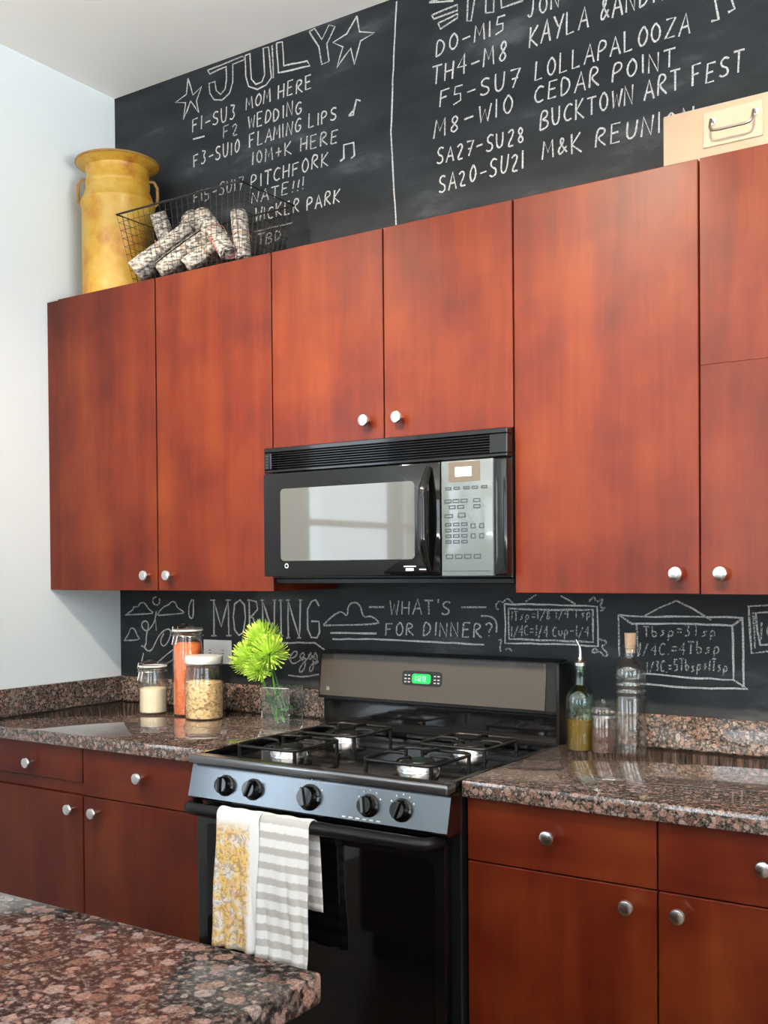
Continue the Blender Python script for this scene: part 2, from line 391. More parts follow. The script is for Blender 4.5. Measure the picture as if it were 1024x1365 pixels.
window_at(3, 'y', XL-.06, -2.85, -1.85, .95, 2.25, 1, 2)
window_at(4, 'y', XR+.06, -4.2, -1.8, WZ0, WZ1, 3, 2)  # unseen window added so light reaches the left wall
t = thing('added_track_light', 'added black ceiling track with three lamp heads above the aisle to brighten the wall cabinets, outside the picture', 'ceiling light', (.65, -2.1, ZC))  # made-up fixture around the added cabinet spots
box_ = NB(); box(box_, -.6, 1.9, -2.12, -2.08, ZC-.026, ZC-.001, .002); ob('track', box_, plain('track_black', (.02, .02, .02), .4), t)
for q, a_ in zip(DL, AIM):
    q = Vector(q); d = (Vector(a_)-q).normalized(); u, v = frame_of(d); back = q - d*.10; R3 = Matrix((u, v, d)).transposed()
    bm = NB(); lathe(bm, [(0, -.11), (.03, -.105), (.042, -.06), (.045, .045), (.041, .045), (.038, -.02), (0, -.02)], 28, q.x, q.y, q.z-.02, mat=R3); h_ = ob('added_lamp_head', bm, bpy.data.materials['track_black'], t, True)
    bm = NB(); tube(bm, [(q.x, q.y, ZC-.0265), (q.x, q.y, q.z+.005)], .008, 8); ob('stem', bm, bpy.data.materials['track_black'], h_, True)

# ------------------------------------------------------------------ chalk writing on the back wall
G = {'A': ['0,0 .5,1 1,0', '.2,.38 .82,.38'], 'B': ['0,0 0,1 .7,.95 .75,.65 .1,.52 .85,.42 .85,.08 0,0'], 'C': ['.9,.85 .5,1 .1,.7 .05,.3 .4,0 .9,.12'],
 'D': ['.05,0 .05,1 .65,.85 .9,.5 .6,.1 .05,0'], 'E': ['.85,1 .1,1 .1,0 .85,.02', '.1,.52 .7,.54'], 'F': ['.9,1 .1,.97 .1,0', '.1,.52 .7,.55'],
 'G': ['.9,.85 .5,1 .1,.65 .1,.25 .5,0 .9,.2 .9,.45 .55,.45'], 'H': ['.08,0 .08,1', '.85,0 .88,1', '.08,.5 .86,.52'], 'I': ['.5,0 .5,1'],
 'J': ['.1,1 .95,1', '.6,1 .6,.25 .35,0 .05,.2'], 'K': ['.08,0 .08,1', '.85,1 .1,.45 .95,0'], 'L': ['.1,1 .1,0 .85,.04'],
 'M': ['0,0 .12,1 .5,.35 .88,1 1,0'], 'N': ['.05,0 .1,1 .85,0 .9,1'], 'O': ['.5,1 .12,.75 .08,.3 .45,0 .88,.25 .9,.7 .5,1'],
 'P': ['.08,0 .08,1 .75,.95 .85,.65 .5,.48 .1,.45'], 'R': ['.08,0 .08,1 .75,.92 .8,.65 .12,.48 .95,0'], 'S': ['.9,.88 .5,1 .12,.8 .25,.55 .8,.42 .85,.12 .4,0 .05,.12'],
 'T': ['0,1 1,1', '.5,1 .5,0'], 'U': ['.08,1 .1,.2 .45,0 .85,.2 .9,1'], 'V': ['0,1 .5,0 1,1'], 'W': ['0,1 .22,0 .5,.75 .78,0 1,1'],
 'Y': ['0,1 .5,.5', '1,1 .4,0'], 'Z': ['.05,1 .92,1 .05,0 .95,.02'], '0': ['.5,1 .15,.7 .15,.3 .5,0 .85,.3 .85,.7 .5,1'], '1': ['.5,0 .5,1'],
 '2': ['.1,.8 .5,1 .85,.75 .1,0 .9,.02'], '3': ['.1,.95 .8,.9 .4,.55 .85,.3 .5,0 .1,.1'], '4': ['.7,0 .7,1 .05,.4 .95,.4'], '5': ['.9,1 .2,1 .15,.58 .75,.55 .8,.15 .1,0'],
 '7': ['.05,1 .9,1 .4,0', '.25,.5 .8,.5'], '8': ['.5,.5 .2,.75 .5,1 .8,.75 .5,.5 .15,.22 .5,0 .85,.22 .5,.5'], '-': ['.1,.45 .9,.5'], '+': ['.1,.45 .9,.45', '.5,.1 .5,.8'],
 '=': ['.1,.6 .9,.6', '.1,.3 .9,.3'], '&': ['.95,.1 .25,.75 .5,1 .7,.78 .1,.3 .35,0 .9,.45'], "'": ['.5,1 .45,.75'], '!': ['.7,1 .45,.3', '.35,.1 .38,.02'],
 '?': ['.1,.8 .5,1 .9,.75 .5,.4 .5,.25', '.5,.06 .5,0'], '/': ['.1,-.1 .9,1'], '.': ['.5,.06 .5,0'], 'b': ['.1,1 .1,0 .8,.05 .75,.5 .1,.5'], 's': ['.8,.55 .2,.5 .75,.2 .1,0'],
 'p': ['.1,-.35 .1,.5 .8,.5 .75,.05 .1,.05'], 'u': ['.1,.5 .15,.05 .8,.05 .85,.5']}
random.seed(4)
def smooth(pts, it=2):
    for _ in range(it):
        out = [pts[0]]
        for a, b in zip(pts, pts[1:]):
            out += [(a[0]*.75+b[0]*.25, a[1]*.75+b[1]*.25), (a[0]*.25+b[0]*.75, a[1]*.25+b[1]*.75)]
        pts = out + [pts[-1]]
    return pts
def ribbon(bm, pts, wd, y):
    pts = [Vector((p[0], 0, p[1])) for p in pts]
    out = [pts[0]]
    for a, b in zip(pts, pts[1:]):               # a slightly shaky hand
        n = max(1, int((b-a).length/.03))
        for k in range(1, n+1):
            q = a.lerp(b, k/n)
            if k < n: q = q + Vector((random.uniform(-1, 1), 0, random.uniform(-1, 1)))*.0012
            out.append(q)
    L = []; R = []
    N = len(out)
    for i, q in enumerate(out):
        d = (out[min(i+1, N-1)] - out[max(i-1, 0)])
        if d.length < 1e-6: d = Vector((1, 0, 0))
        d.normalize(); nrm = Vector((-d.z, 0, d.x)); h = wd*random.uniform(.38, .58)
        L.append((q+nrm*h)); R.append((q-nrm*h))
    th = .0004
    A = [[bm.verts.new((v.x, yy, v.z)) for v in S] for S in (L, R) for yy in (y, y+th)]   # Lf Lb Rf Rb
    Lf, Lb, Rf, Rb = A
    for i in range(N-1):
        bm.faces.new((Lf[i], Lf[i+1], Rf[i+1], Rf[i])); bm.faces.new((Lb[i], Lf[i], Lf[i+1], Lb[i+1])) if 0 else None
        bm.faces.new((Lf[i], Lb[i], Lb[i+1], Lf[i+1])); bm.faces.new((Rf[i], Rf[i+1], Rb[i+1], Rb[i]))
def chalkmat(wt): return M_ch[1] if wt >= .95 else (M_ch[.8] if wt >= .75 else M_ch[.6])
def text_bm(s, x0, z0, x1, z1, h, wt):
    bm = NB(); n = len(s); adv = (x1-x0)/n; narrow = {'I': .5, '1': .5, "'": .4, '.': .4, '!': .5, ' ': .6}
    ws = [narrow.get(c, 1.0) for c in s]; tot = sum(ws); x = x0
    for c, cw in zip(s, ws):
        cwid = (x1-x0)*cw/tot; gw = cwid*.76 if cw == 1 else cwid*.6; f = (x-x0)/(x1-x0); zb = z0+(z1-z0)*f + random.uniform(-1, 1)*.0025
        hh = h*random.uniform(.92, 1.1); sk = random.uniform(-.02, .12)
        for st in G.get(c, []):
            pts = []
            for q in st.split():
                u, v = map(float, q.split(',')); pts.append((x+gw*u+sk*hh*v, zb+hh*v))
            if c in 'OCGSDBPRUJ02389&?bspu' and len(pts) > 2: pts = smooth(pts, 2 if len(pts) > 4 else 1)
            ribbon(bm, pts, .0048 if h > .033 else .0036, -.0005)
        x += cwid
    return bm
TEXT = [
    ('date', 'F1-SU3', -0.598, 2.875, -0.393, 2.872, 0.046, 1.0),
    ('entry', 'MOM HERE', -0.357, 2.891, -0.077, 2.893, 0.041, 1.0),
    ('date', 'F2', -0.459, 2.823, -0.384, 2.821, 0.04, 0.7),
    ('entry', 'WEDDING', -0.348, 2.827, -0.119, 2.826, 0.042, 1.0),
    ('date', 'F3-SU10', -0.593, 2.755, -0.378, 2.758, 0.043, 1.0),
    ('entry', 'FLAMING LIPS', -0.346, 2.766, 0.017, 2.774, 0.041, 1.0),
    ('entry', '10M+K HERE', -0.337, 2.707, 0.022, 2.704, 0.042, 0.9),
    ('date', 'F15-SU17', -0.595, 2.631, -0.364, 2.637, 0.04, 0.7),
    ('entry', 'PITCHFORK', -0.341, 2.63, -0.016, 2.641, 0.042, 1.0),
    ('entry', 'NATE!!!', -0.339, 2.581, -0.11, 2.583, 0.036, 0.9),
    ('entry', 'WICKER PARK', -0.323, 2.519, 0.026, 2.514, 0.041, 0.95),
    ('entry', 'TBD', -0.315, 2.439, -0.205, 2.444, 0.034, 0.5),
    ('date', 'DO-M15', 0.364, 2.871, 0.597, 2.877, 0.048, 1.0),
    ('entry', 'JON', 0.656, 2.893, 0.761, 2.898, 0.049, 1.0),
    ('date', 'TH4-M8', 0.348, 2.793, 0.605, 2.799, 0.054, 1.0),
    ('entry', 'KAYLA &ANDRE', 0.66, 2.813, 1.084, 2.833, 0.056, 1.0),
    ('date', 'F5-SU7', 0.373, 2.719, 0.642, 2.718, 0.048, 1.0),
    ('entry', 'LOLLAPALOOZA', 0.676, 2.721, 1.114, 2.73, 0.051, 1.0),
    ('date', 'M8-W10', 0.355, 2.637, 0.625, 2.649, 0.05, 1.0),
    ('entry', 'CEDAR POINT', 0.675, 2.658, 1.077, 2.657, 0.049, 1.0),
    ('date', 'SA27-SU28', 0.364, 2.556, 0.654, 2.56, 0.044, 1.0),
    ('entry', 'BUCKTOWN ART FEST', 0.693, 2.582, 1.246, 2.597, 0.049, 1.0),
    ('date', 'SA20-SU21', 0.371, 2.475, 0.651, 2.49, 0.047, 1.0),
    ('entry', 'M&K REUNION', 0.699, 2.497, 1.124, 2.496, 0.049, 1.0),
    ('heading', "WHAT'S", 0.19, 1.242, 0.409, 1.248, 0.043, 0.9),
    ('heading', 'FOR DINNER?', 0.171, 1.18, 0.549, 1.186, 0.039, 0.9),
    ('entry', 'Tbsp=3Tsp', 0.978, 1.201, 1.172, 1.206, 0.027, 0.6),
    ('entry', '1/4C.=4Tbsp', 0.964, 1.151, 1.181, 1.165, 0.031, 0.7),
    ('entry', '1/3C.=5Tbsp+1Tsp', 0.986, 1.107, 1.198, 1.12, 0.029, 0.6),
    ('entry', '1Tsp=1/8 1/4 Tsp', 0.595, 1.234, 0.838, 1.247, 0.025, 0.6),
    ('entry', '1/4C=1/4 Cup-1/4', 0.594, 1.19, 0.831, 1.196, 0.029, 0.6),
    ('entry', '1C', 1.271, 1.201, 1.32, 1.205, 0.041, 0.6),
]
LINES = [
    ('star', [(-0.614, 3.061), (-0.592, 2.999), (-0.552, 3.018), (-0.576, 2.975), (-0.566, 2.933), (-0.603, 2.982), (-0.637, 2.927), (-0.626, 2.982), (-0.674, 2.994), (-0.622, 3.009), (-0.614, 3.061)], 1.0),
    ('star', [(0.087, 3.068), (0.096, 3.018), (0.151, 2.999), (0.1, 2.989), (0.077, 2.924), (0.063, 2.977), (0.011, 2.933), (0.034, 2.989), (-0.004, 3.013), (0.049, 3.025), (0.087, 3.068)], 1.1),
    ('heading', [(-0.524, 3.065), (-0.369, 3.07), (-0.359, 3.057), (-0.412, 3.055), (-0.413, 2.997), (-0.428, 2.964), (-0.46, 2.949), (-0.497, 2.96), (-0.515, 2.986), (-0.518, 3.019), (-0.492, 3.019), (-0.486, 2.987), (-0.467, 2.97), (-0.447, 2.982), (-0.44, 3.014), (-0.442, 3.055), (-0.514, 3.05), (-0.524, 3.065)], 0.8),
    ('heading', [(-0.359, 3.069), (-0.338, 3.07), (-0.333, 2.986), (-0.314, 2.964), (-0.289, 2.965), (-0.277, 2.985), (-0.282, 3.072), (-0.26, 3.07), (-0.249, 2.969), (-0.271, 2.951), (-0.308, 2.946), (-0.345, 2.965), (-0.357, 3.002), (-0.359, 3.069)], 1.0),
    ('heading', [(-0.245, 3.071), (-0.241, 2.964)], 0.8),
    ('heading', [(-0.227, 3.073), (-0.203, 3.071), (-0.198, 2.993), (-0.104, 2.983), (-0.093, 2.965), (-0.198, 2.974), (-0.22, 2.977), (-0.227, 3.073)], 1.0),
    ('heading', [(-0.095, 3.072), (-0.074, 3.076), (-0.046, 3.034), (-0.018, 3.071), (0.005, 3.06), (-0.027, 3.015), (-0.019, 2.959), (-0.047, 2.957), (-0.058, 3.015), (-0.095, 3.072)], 0.9),
    ('note', [(0.054, 2.774), (0.074, 2.787), (0.083, 2.816), (0.098, 2.808)], 1.3),
    ('note', [(0.054, 2.774), (0.071, 2.772), (0.074, 2.79)], 1.8),
    ('note', [(0.02, 2.642), (0.034, 2.648), (0.034, 2.689), (0.071, 2.688), (0.074, 2.648), (0.061, 2.642)], 1.5),
    ('divider', [(0.231, 3.069), (0.219, 2.904), (0.207, 2.689), (0.216, 2.513), (0.223, 2.409)], 1),
    ('rule', [(-0.594, 2.85), (-0.541, 2.848)], 1),
    ('rule', [(-0.326, 2.489), (-0.168, 2.488)], 0.7),
    ('heading', [(0.343, 3.033), (0.424, 3.013)], 1),
    ('heading', [(0.429, 3.032), (0.343, 3.033)], 0.8),
    ('heading', [(0.351, 2.993), (0.437, 2.998), (0.437, 2.982), (0.359, 2.98), (0.351, 2.993)], 0.9),
    ('heading', [(0.373, 2.964), (0.439, 2.972), (0.437, 2.961), (0.38, 2.945), (0.373, 2.964)], 0.9),
    ('heading', [(0.474, 3.028), (0.468, 2.943), (0.481, 2.939), (0.497, 3.021)], 0.9),
    ('heading', [(0.528, 3.011), (0.528, 2.948), (0.553, 2.943), (0.556, 3.003)], 0.9),
    ('heading', [(0.574, 2.998), (0.578, 2.947), (0.643, 2.948), (0.648, 2.962)], 0.9),
    ('note', [(1.16, 2.742), (1.178, 2.741), (1.169, 2.792), (1.208, 2.787), (1.217, 2.756), (1.201, 2.752)], 1.6),
    ('heading', [(-0.521, 1.161), (-0.521, 1.28), (-0.488, 1.19), (-0.457, 1.281), (-0.454, 1.164)], 1.3),
    ('heading', [(-0.538, 1.28), (-0.514, 1.28)], 0.8),
    ('heading', [(-0.466, 1.281), (-0.443, 1.281)], 0.8),
    ('heading', [(-0.533, 1.159), (-0.509, 1.16)], 0.8),
    ('heading', [(-0.466, 1.161), (-0.442, 1.162)], 0.8),
    ('heading', [(-0.404, 1.282), (-0.427, 1.269), (-0.434, 1.225), (-0.428, 1.181), (-0.41, 1.164), (-0.391, 1.174), (-0.381, 1.222), (-0.385, 1.266), (-0.404, 1.282)], 1.2),
    ('heading', [(-0.363, 1.166), (-0.364, 1.282), (-0.333, 1.277), (-0.328, 1.252), (-0.352, 1.23), (-0.365, 1.226), (-0.348, 1.223), (-0.325, 1.167)], 1.2),
    ('heading', [(-0.306, 1.167), (-0.308, 1.282), (-0.26, 1.171), (-0.256, 1.283)], 1.2),
    ('heading', [(-0.23, 1.169), (-0.231, 1.283)], 1.4),
    ('heading', [(-0.201, 1.162), (-0.201, 1.283), (-0.156, 1.164), (-0.15, 1.284)], 1.2),
    ('heading', [(-0.076, 1.266), (-0.089, 1.285), (-0.106, 1.28), (-0.122, 1.255), (-0.122, 1.192), (-0.108, 1.166), (-0.086, 1.165), (-0.075, 1.183), (-0.077, 1.217), (-0.107, 1.217)], 1.2),
    ('heading', [(-0.372, 1.282), (-0.355, 1.282)], 0.8),
    ('heading', [(-0.371, 1.164), (-0.354, 1.164)], 0.8),
    ('heading', [(-0.316, 1.282), (-0.299, 1.283)], 0.8),
    ('heading', [(-0.264, 1.283), (-0.248, 1.283)], 0.8),
    ('heading', [(-0.239, 1.283), (-0.223, 1.283)], 0.8),
    ('heading', [(-0.238, 1.168), (-0.222, 1.168)], 0.8),
    ('heading', [(-0.209, 1.283), (-0.193, 1.284)], 0.8),
    ('heading', [(-0.158, 1.284), (-0.142, 1.284)], 0.8),
    ('heading', [(-0.164, 1.163), (-0.148, 1.163)], 0.8),
    ('heading', [(-0.209, 1.161), (-0.193, 1.162)], 0.8),
    ('rule', [(-0.256, 1.144), (-0.095, 1.149), (-0.056, 1.128)], 0.9),
    ('word', [(-0.202, 1.094), (-0.175, 1.099), (-0.161, 1.117), (-0.179, 1.12), (-0.197, 1.098), (-0.188, 1.077), (-0.161, 1.085), (-0.135, 1.107), (-0.139, 1.118), (-0.157, 1.106), (-0.146, 1.089), (-0.13, 1.107), (-0.135, 1.062), (-0.157, 1.05), (-0.157, 1.068), (-0.113, 1.108), (-0.108, 1.119), (-0.121, 1.108), (-0.113, 1.091), (-0.102, 1.116), (-0.1, 1.063), (-0.118, 1.055), (-0.113, 1.077), (-0.082, 1.092), (-0.091, 1.123), (-0.1, 1.102), (-0.078, 1.089), (-0.096, 1.081)], 0.9),
    ('rule', [(-0.202, 1.041), (-0.149, 1.038), (-0.079, 1.05)], 0.9),
    ('cloud', [(-0.06, 1.207), (-0.032, 1.229), (-0.011, 1.243), (0.012, 1.251), (0.033, 1.233), (0.035, 1.267), (0.056, 1.281), (0.081, 1.273), (0.093, 1.231), (0.117, 1.239), (0.141, 1.228), (0.156, 1.213), (-0.06, 1.205)], 0.9),
    ('rule', [(-0.033, 1.182), (0.141, 1.185)], 1.2),
    ('rule', [(-0.025, 1.163), (0.157, 1.167), (0.51, 1.163)], 1),
    ('rule', [(0.114, 1.265), (0.17, 1.266)], 0.9),
    ('rule', [(0.436, 1.269), (0.518, 1.27)], 0.9),
    ('flourish', [(0.5, 1.245), (0.532, 1.245), (0.551, 1.23), (0.549, 1.199)], 0.8),
    ('cloud', [(-0.948, 1.221), (-0.93, 1.232), (-0.909, 1.241), (-0.906, 1.254), (-0.885, 1.25), (-0.873, 1.267), (-0.855, 1.269), (-0.841, 1.259), (-0.829, 1.244), (-0.806, 1.234), (-0.818, 1.229), (-0.948, 1.223)], 0.9),
    ('sun', [(-0.791, 1.29), (-0.808, 1.284), (-0.811, 1.272), (-0.8, 1.261), (-0.783, 1.26), (-0.774, 1.272), (-0.777, 1.284)], 0.9),
    ('cloud', [(-0.789, 1.224), (-0.777, 1.239), (-0.754, 1.256), (-0.734, 1.26), (-0.72, 1.273), (-0.7, 1.273), (-0.692, 1.252), (-0.664, 1.241), (-0.656, 1.233), (-0.783, 1.224)], 0.9),
    ('tree', [(-0.792, 1.239), (-0.798, 1.21), (-0.807, 1.193), (-0.824, 1.176), (-0.842, 1.165), (-0.865, 1.179), (-0.865, 1.198), (-0.841, 1.205), (-0.83, 1.188), (-0.839, 1.165), (-0.845, 1.138), (-0.843, 1.125), (-0.855, 1.108), (-0.837, 1.096), (-0.817, 1.099), (-0.796, 1.131), (-0.778, 1.156), (-0.744, 1.178), (-0.721, 1.174), (-0.727, 1.145), (-0.751, 1.116), (-0.77, 1.119), (-0.773, 1.14), (-0.756, 1.161)], 1.1),
    ('tree', [(-0.798, 1.214), (-0.793, 1.168)], 0.6),
    ('tree', [(-0.869, 1.114), (-0.843, 1.106)], 0.8),
    ('tree', [(-0.858, 1.089), (-0.87, 1.049)], 1),
    ('house', [(-0.956, 1.13), (-0.872, 1.135), (-0.889, 1.149), (-0.901, 1.174), (-0.922, 1.178), (-0.934, 1.152), (-0.952, 1.134)], 0.9),
    ('flourish', [(-0.62, 1.282), (-0.636, 1.261), (-0.637, 1.221), (-0.615, 1.213), (-0.614, 1.282)], 1),
    ('flourish', [(-0.791, 1.056), (-0.717, 1.105), (-0.655, 1.127)], 1),
    ('flourish', [(-0.763, 1.045), (-0.712, 1.072)], 0.7),
    ('frame', [(0.575, 1.28), (0.715, 1.28), (0.851, 1.276), (0.853, 1.22), (0.853, 1.17), (0.724, 1.172), (0.576, 1.169), (0.578, 1.223), (0.575, 1.28)], 1),
    ('frame', [(0.588, 1.268), (0.714, 1.265), (0.839, 1.268), (0.839, 1.18), (0.724, 1.182), (0.589, 1.181), (0.588, 1.268)], 0.8),
    ('hanger', [(0.64, 1.287), (0.673, 1.307)], 0.7),
    ('hanger', [(0.746, 1.304), (0.79, 1.282)], 0.8),
    ('flourish', [(0.556, 1.263), (0.545, 1.273), (0.557, 1.289), (0.571, 1.283), (0.584, 1.298), (0.601, 1.283)], 0.6),
    ('flourish', [(0.556, 1.176), (0.567, 1.183), (0.559, 1.157), (0.563, 1.145)], 0.6),
    ('flourish', [(0.578, 1.151), (0.589, 1.156), (0.598, 1.148)], 0.6),
    ('flourish', [(0.827, 1.289), (0.844, 1.305), (0.847, 1.286), (0.87, 1.302), (0.857, 1.273), (0.877, 1.274), (0.86, 1.264)], 0.6),
    ('flourish', [(0.853, 1.189), (0.876, 1.186), (0.876, 1.177), (0.86, 1.17), (0.883, 1.149), (0.87, 1.142), (0.86, 1.157), (0.833, 1.15), (0.843, 1.166), (0.853, 1.157)], 0.7),
    ('frame', [(0.91, 1.255), (1.008, 1.251), (1.114, 1.254), (1.231, 1.253), (1.233, 1.169), (1.234, 1.084), (1.244, 1.077), (1.089, 1.072), (0.97, 1.076)], 1),
    ('frame', [(0.945, 1.232), (1.049, 1.235), (1.206, 1.233), (1.208, 1.169), (1.209, 1.098), (1.089, 1.098), (0.976, 1.103)], 1),
    ('frame', [(0.96, 1.231), (0.964, 1.147)], 0.6),
    ('frame', [(0.91, 1.255), (0.912, 1.145)], 0.8),
    ('frame', [(0.913, 1.254), (0.945, 1.233)], 0.8),
    ('frame', [(1.231, 1.251), (1.206, 1.233)], 0.8),
    ('frame', [(1.209, 1.098), (1.234, 1.082)], 0.9),
    ('hanger', [(0.975, 1.25), (1.021, 1.275), (1.066, 1.294), (1.11, 1.273), (1.154, 1.246)], 0.8),
    ('frame', [(1.357, 1.288), (1.292, 1.285), (1.246, 1.282), (1.249, 1.224), (1.253, 1.166), (1.292, 1.172), (1.356, 1.172)], 0.9),
    ('frame', [(1.357, 1.271), (1.292, 1.268), (1.263, 1.266), (1.267, 1.221), (1.274, 1.187), (1.306, 1.19)], 0.8),
    ('frame', [(1.256, 1.271), (1.261, 1.178)], 0.6),
]

for nm, s, x0, z0, x1, z1, h, wt in TEXT:
    if x1 < XR: ob('chalk_'+nm, text_bm(s, x0, z0, x1, z1, h, wt), chalkmat(wt), wb, label='white chalk handwriting reading "%s"' % s)
kinds = {}
for nm, pts, wt in LINES:
    kinds.setdefault((nm, chalkmat(wt).name), []).append((pts, wt))
for (nm, mn), L in kinds.items():
    for pts, wt in L:
        bm = NB(); ribbon(bm, smooth(pts) if nm in ('cloud', 'tree', 'sun', 'word', 'flourish', 'house') else pts, .0062 if wt > 1.1 else .0050, -.0005); ob('chalk_'+nm, bm, bpy.data.materials[mn], wb)

# ------------------------------------------------------------------ cabinets
YU = -.317; ZB, ZT = 1.3193, 2.2868
def knob(bm, x, y, z):
    """mushroom knob pointing to -y"""
    rot = Matrix.Rotation(PI/2, 3, 'X')
    lathe(bm, [(.006, 0), (.0055, .012), (.010, .017), (.0155, .020), (.0165, .024), (.0145, .028), (.009, .0295), (0, .030)], 20, x, y, z, cap0=True, mat=rot)
    return bm
def door(parent, name, x0, x1, z0, z1, yf, mat, kx=None, kz=None, bev=.0015, label=None):
    bm = NB(); box(bm, x0+.0012, x1-.0012, yf, yf+.019, z0, z1, bev)
    d = ob(name, bm, mat, parent, label=label)
    if kx is not None:
        ob('knob', knob(NB(), kx, yf, kz), M_nickel, d, True)
    return d
def wall_cabinet(label, x0, x1, z0, z1, doors, side_fill=None):
    t = thing('wall_cabinet', label, 'cabinet', ((x0+x1)/2, 0, z0))
    bm = NB(); box(bm, x0+.0005, x1-.0005, YU+.0205, -.0015, z0+.001, z1-.001); ob('body', bm, M_wood, t)
    for d in doors: door(t, 'door', *d)
    if side_fill:
        bm = NB(); box(bm, side_fill[0]+.001, side_fill[1]-.001, YU+.006, YU+.0200, z0+.001, z1-.001, .001); ob('filler_strip', bm, M_wood, t)
    return t
wall_cabinet('tall cherry wall cabinet with two doors left of the microwave, under the milk can', XL+.001, -.0005, ZB, ZT,
   [(-.914, -.464, ZB, ZT, YU, M_wood, -.502, 1.367), (-.461, -.001, ZB, ZT, YU, M_wood, -.405, 1.367)], (XL, -.914))
wall_cabinet('short cherry wall cabinet with two doors directly above the microwave', 0.0005, .7625, 1.7260, ZT,
   [(0.001, .380, 1.7275, ZT, YU, M_wood, .330, 1.779), (.382, .762, 1.7275, ZT, YU, M_wood, .434, 1.779)])
wr = wall_cabinet('wide cherry wall cabinet right of the microwave, under the beige drawer box', .7635, 1.679, ZB, ZT,
   [(.764, 1.2195, ZB, ZT, YU, M_wood, 1.172, 1.366)])
door(wr, 'door', 1.2215, 1.678, ZB, 1.8286, YU, M_wood, 1.271, 1.366, .0004)
door(wr, 'door', 1.2215, 1.678, 1.8290, ZT, YU, M_wood, bev=.0004)

YF = -.615
def base_cabinet(label, x0, x1, units):
    t = thing('base_cabinet', label, 'cabinet', ((x0+x1)/2, 0, 0))
    bm = NB(); box(bm, x0+.001, x1-.001, YF+.021, -.002, .10, .8745); box(bm, x0+.001, x1-.001, YF+.08, -.002, .0005, .0995); ob('body', bm, M_wood, t)
    for (a, b, zd, kx, dkx, rail) in units:
        door(t, 'drawer', a, b, zd+.002+rail, .8725, YF, M_woodh, kx, .812)
        if rail:
            bm = NB(); box(bm, a+.001, b-.001, YF+.012, YF+.0205, zd+.001, zd+rail+.001); ob('rail', bm, M_wood, t)
        door(t, 'door', a, b, .105, zd-.001, YF, M_wood, dkx, .694)
    return t
base_cabinet('dark cherry base cabinet with two drawers and two doors left of the stove', XL+.001, 0.012, [(-.955, -.472, .734, -.695, -.512, .035), (-.470, .010, .734, -.229, -.412, 0)])
base_cabinet('dark cherry base cabinet with drawers over doors right of the stove', .786, 1.70, [(.788, 1.2200, .7317, .990, 1.163, 0), (1.2215, 1.698, .7317, 1.432, 1.268, 0)])

# ------------------------------------------------------------------ worktops
def worktop(name, label, x0, x1, extra):
    t = thing(name, label, 'countertop', ((x0+x1)/2, -.3, .876))
    bm = NB(); box(bm, x0, x1, -.637, -.002, .8755, .914, .005, 2); ob('slab', bm, M_gran, t, True)
    for n, b in extra:
        bm = NB(); box(bm, *b, .003); ob('backsplash', bm, M_gran, t)
    return t
worktop('worktop', 'polished brown granite worktop left of the stove holding the glass jars', XL+.001, .018,
    [('a', (XL+.024, .018, -.0215, -.0012, .9145, 1.004)), ('b', (XL+.0012, XL+.0225, -.636, -.0012, .9145, 1.004))])
worktop('worktop', 'polished brown granite worktop right of the stove holding the oil bottle', .786, 1.72,
    [('a', (.786, 1.72, -.0215, -.0012, .9145, 1.001))])

# kitchen island in the foreground
t = thing('kitchen_island', 'granite topped island in the foreground at the bottom left', 'kitchen island', (0.2, -2.2, 0))
bm = NB(); box(bm, -.25, 1.188, -2.72, -1.693, .876, .914, .006, 2); ob('slab', bm, granite('island_granite', 40, 1.15, .0), t, True)
bm = NB(); box(bm, -.20, 1.12, -2.45, -1.735, .10, .875); box(bm, -.18, 1.10, -2.42, -1.78, .0005, .0995); ob('body', bm, M_wood, t)
for k in range(3):
    a = -.19+k*.435
    bm = NB(); box(bm, a, a+.430, -1.734, -1.716, .105, .870, .0015); ob('door', bm, M_wood, t)

# ------------------------------------------------------------------ microwave
t = thing('microwave_oven', 'black over-the-range microwave under the short cherry cabinet', 'microwave', (.381, -.2, 1.355))
MY = -.3555
bm = NB(); box(bm, .002, .7615, MY+.03, -.003, 1.357, 1.7245, .002); ob('body', bm, M_satin, t)
bm = NB(); box(bm, .004, .76, MY+.045, -.02, 1.342, 1.3565, .002); ob('bottom_plate', bm, M_satin, t)
bm = NB()   # grille frame
for b in ((.0, .764, 1.711, 1.7245), (.0, .764, 1.654, 1.663), (0, .026, 1.663, 1.711), (.715, .764, 1.663, 1.711)):
    box(bm, b[0], b[1], MY-.002, MY+.029, b[2], b[3], .002)
ob('grille_frame', bm, M_black, t)
for k in range(7):
    z = 1.6675+k*.0066
    bm = NB(); prism(bm, [(MY+.001, z), (MY+.016, z+.004), (MY+.016, z+.0052), (MY+.001, z+.0014)], .0265, .7145); ob('vent_slat', bm, M_black, t)
for k in range(5):
    bm = NB(); box(bm, .007, .018, MY-.0030, MY-.0018, 1.667+k*.008, 1.6715+k*.008); ob('vent_rib', bm, M_steel, t)
bm = NB(); box(bm, .0, .578, MY-.006, MY+.029, 1.362, 1.6515, .004, 2); dr = ob('door', bm, M_glassb, t, True)
bm = NB()
def rrect(x0, x1, z0, z1, r, n=5):
    P = []
    for cx, cz, a0 in ((x1-r, z1-r, 0), (x0+r, z1-r, 90), (x0+r, z0+r, 180), (x1-r, z0+r, 270)):
        for k in range(n+1):
            a = math.radians(a0+90*k/n); P.append((cx+r*math.cos(a), cz+r*math.sin(a)))
    return P
def plate_y(bm, poly, y0, y1):
    A = [bm.verts.new((x, y0, z)) for x, z in poly]; B = [bm.verts.new((x, y1, z)) for x, z in poly]
    n = len(poly)
    for i in range(n): bm.faces.new((A[i], A[(i+1) % n], B[(i+1) % n], B[i]))
    bm.faces.new(A); bm.faces.new(B[::-1]); return bm
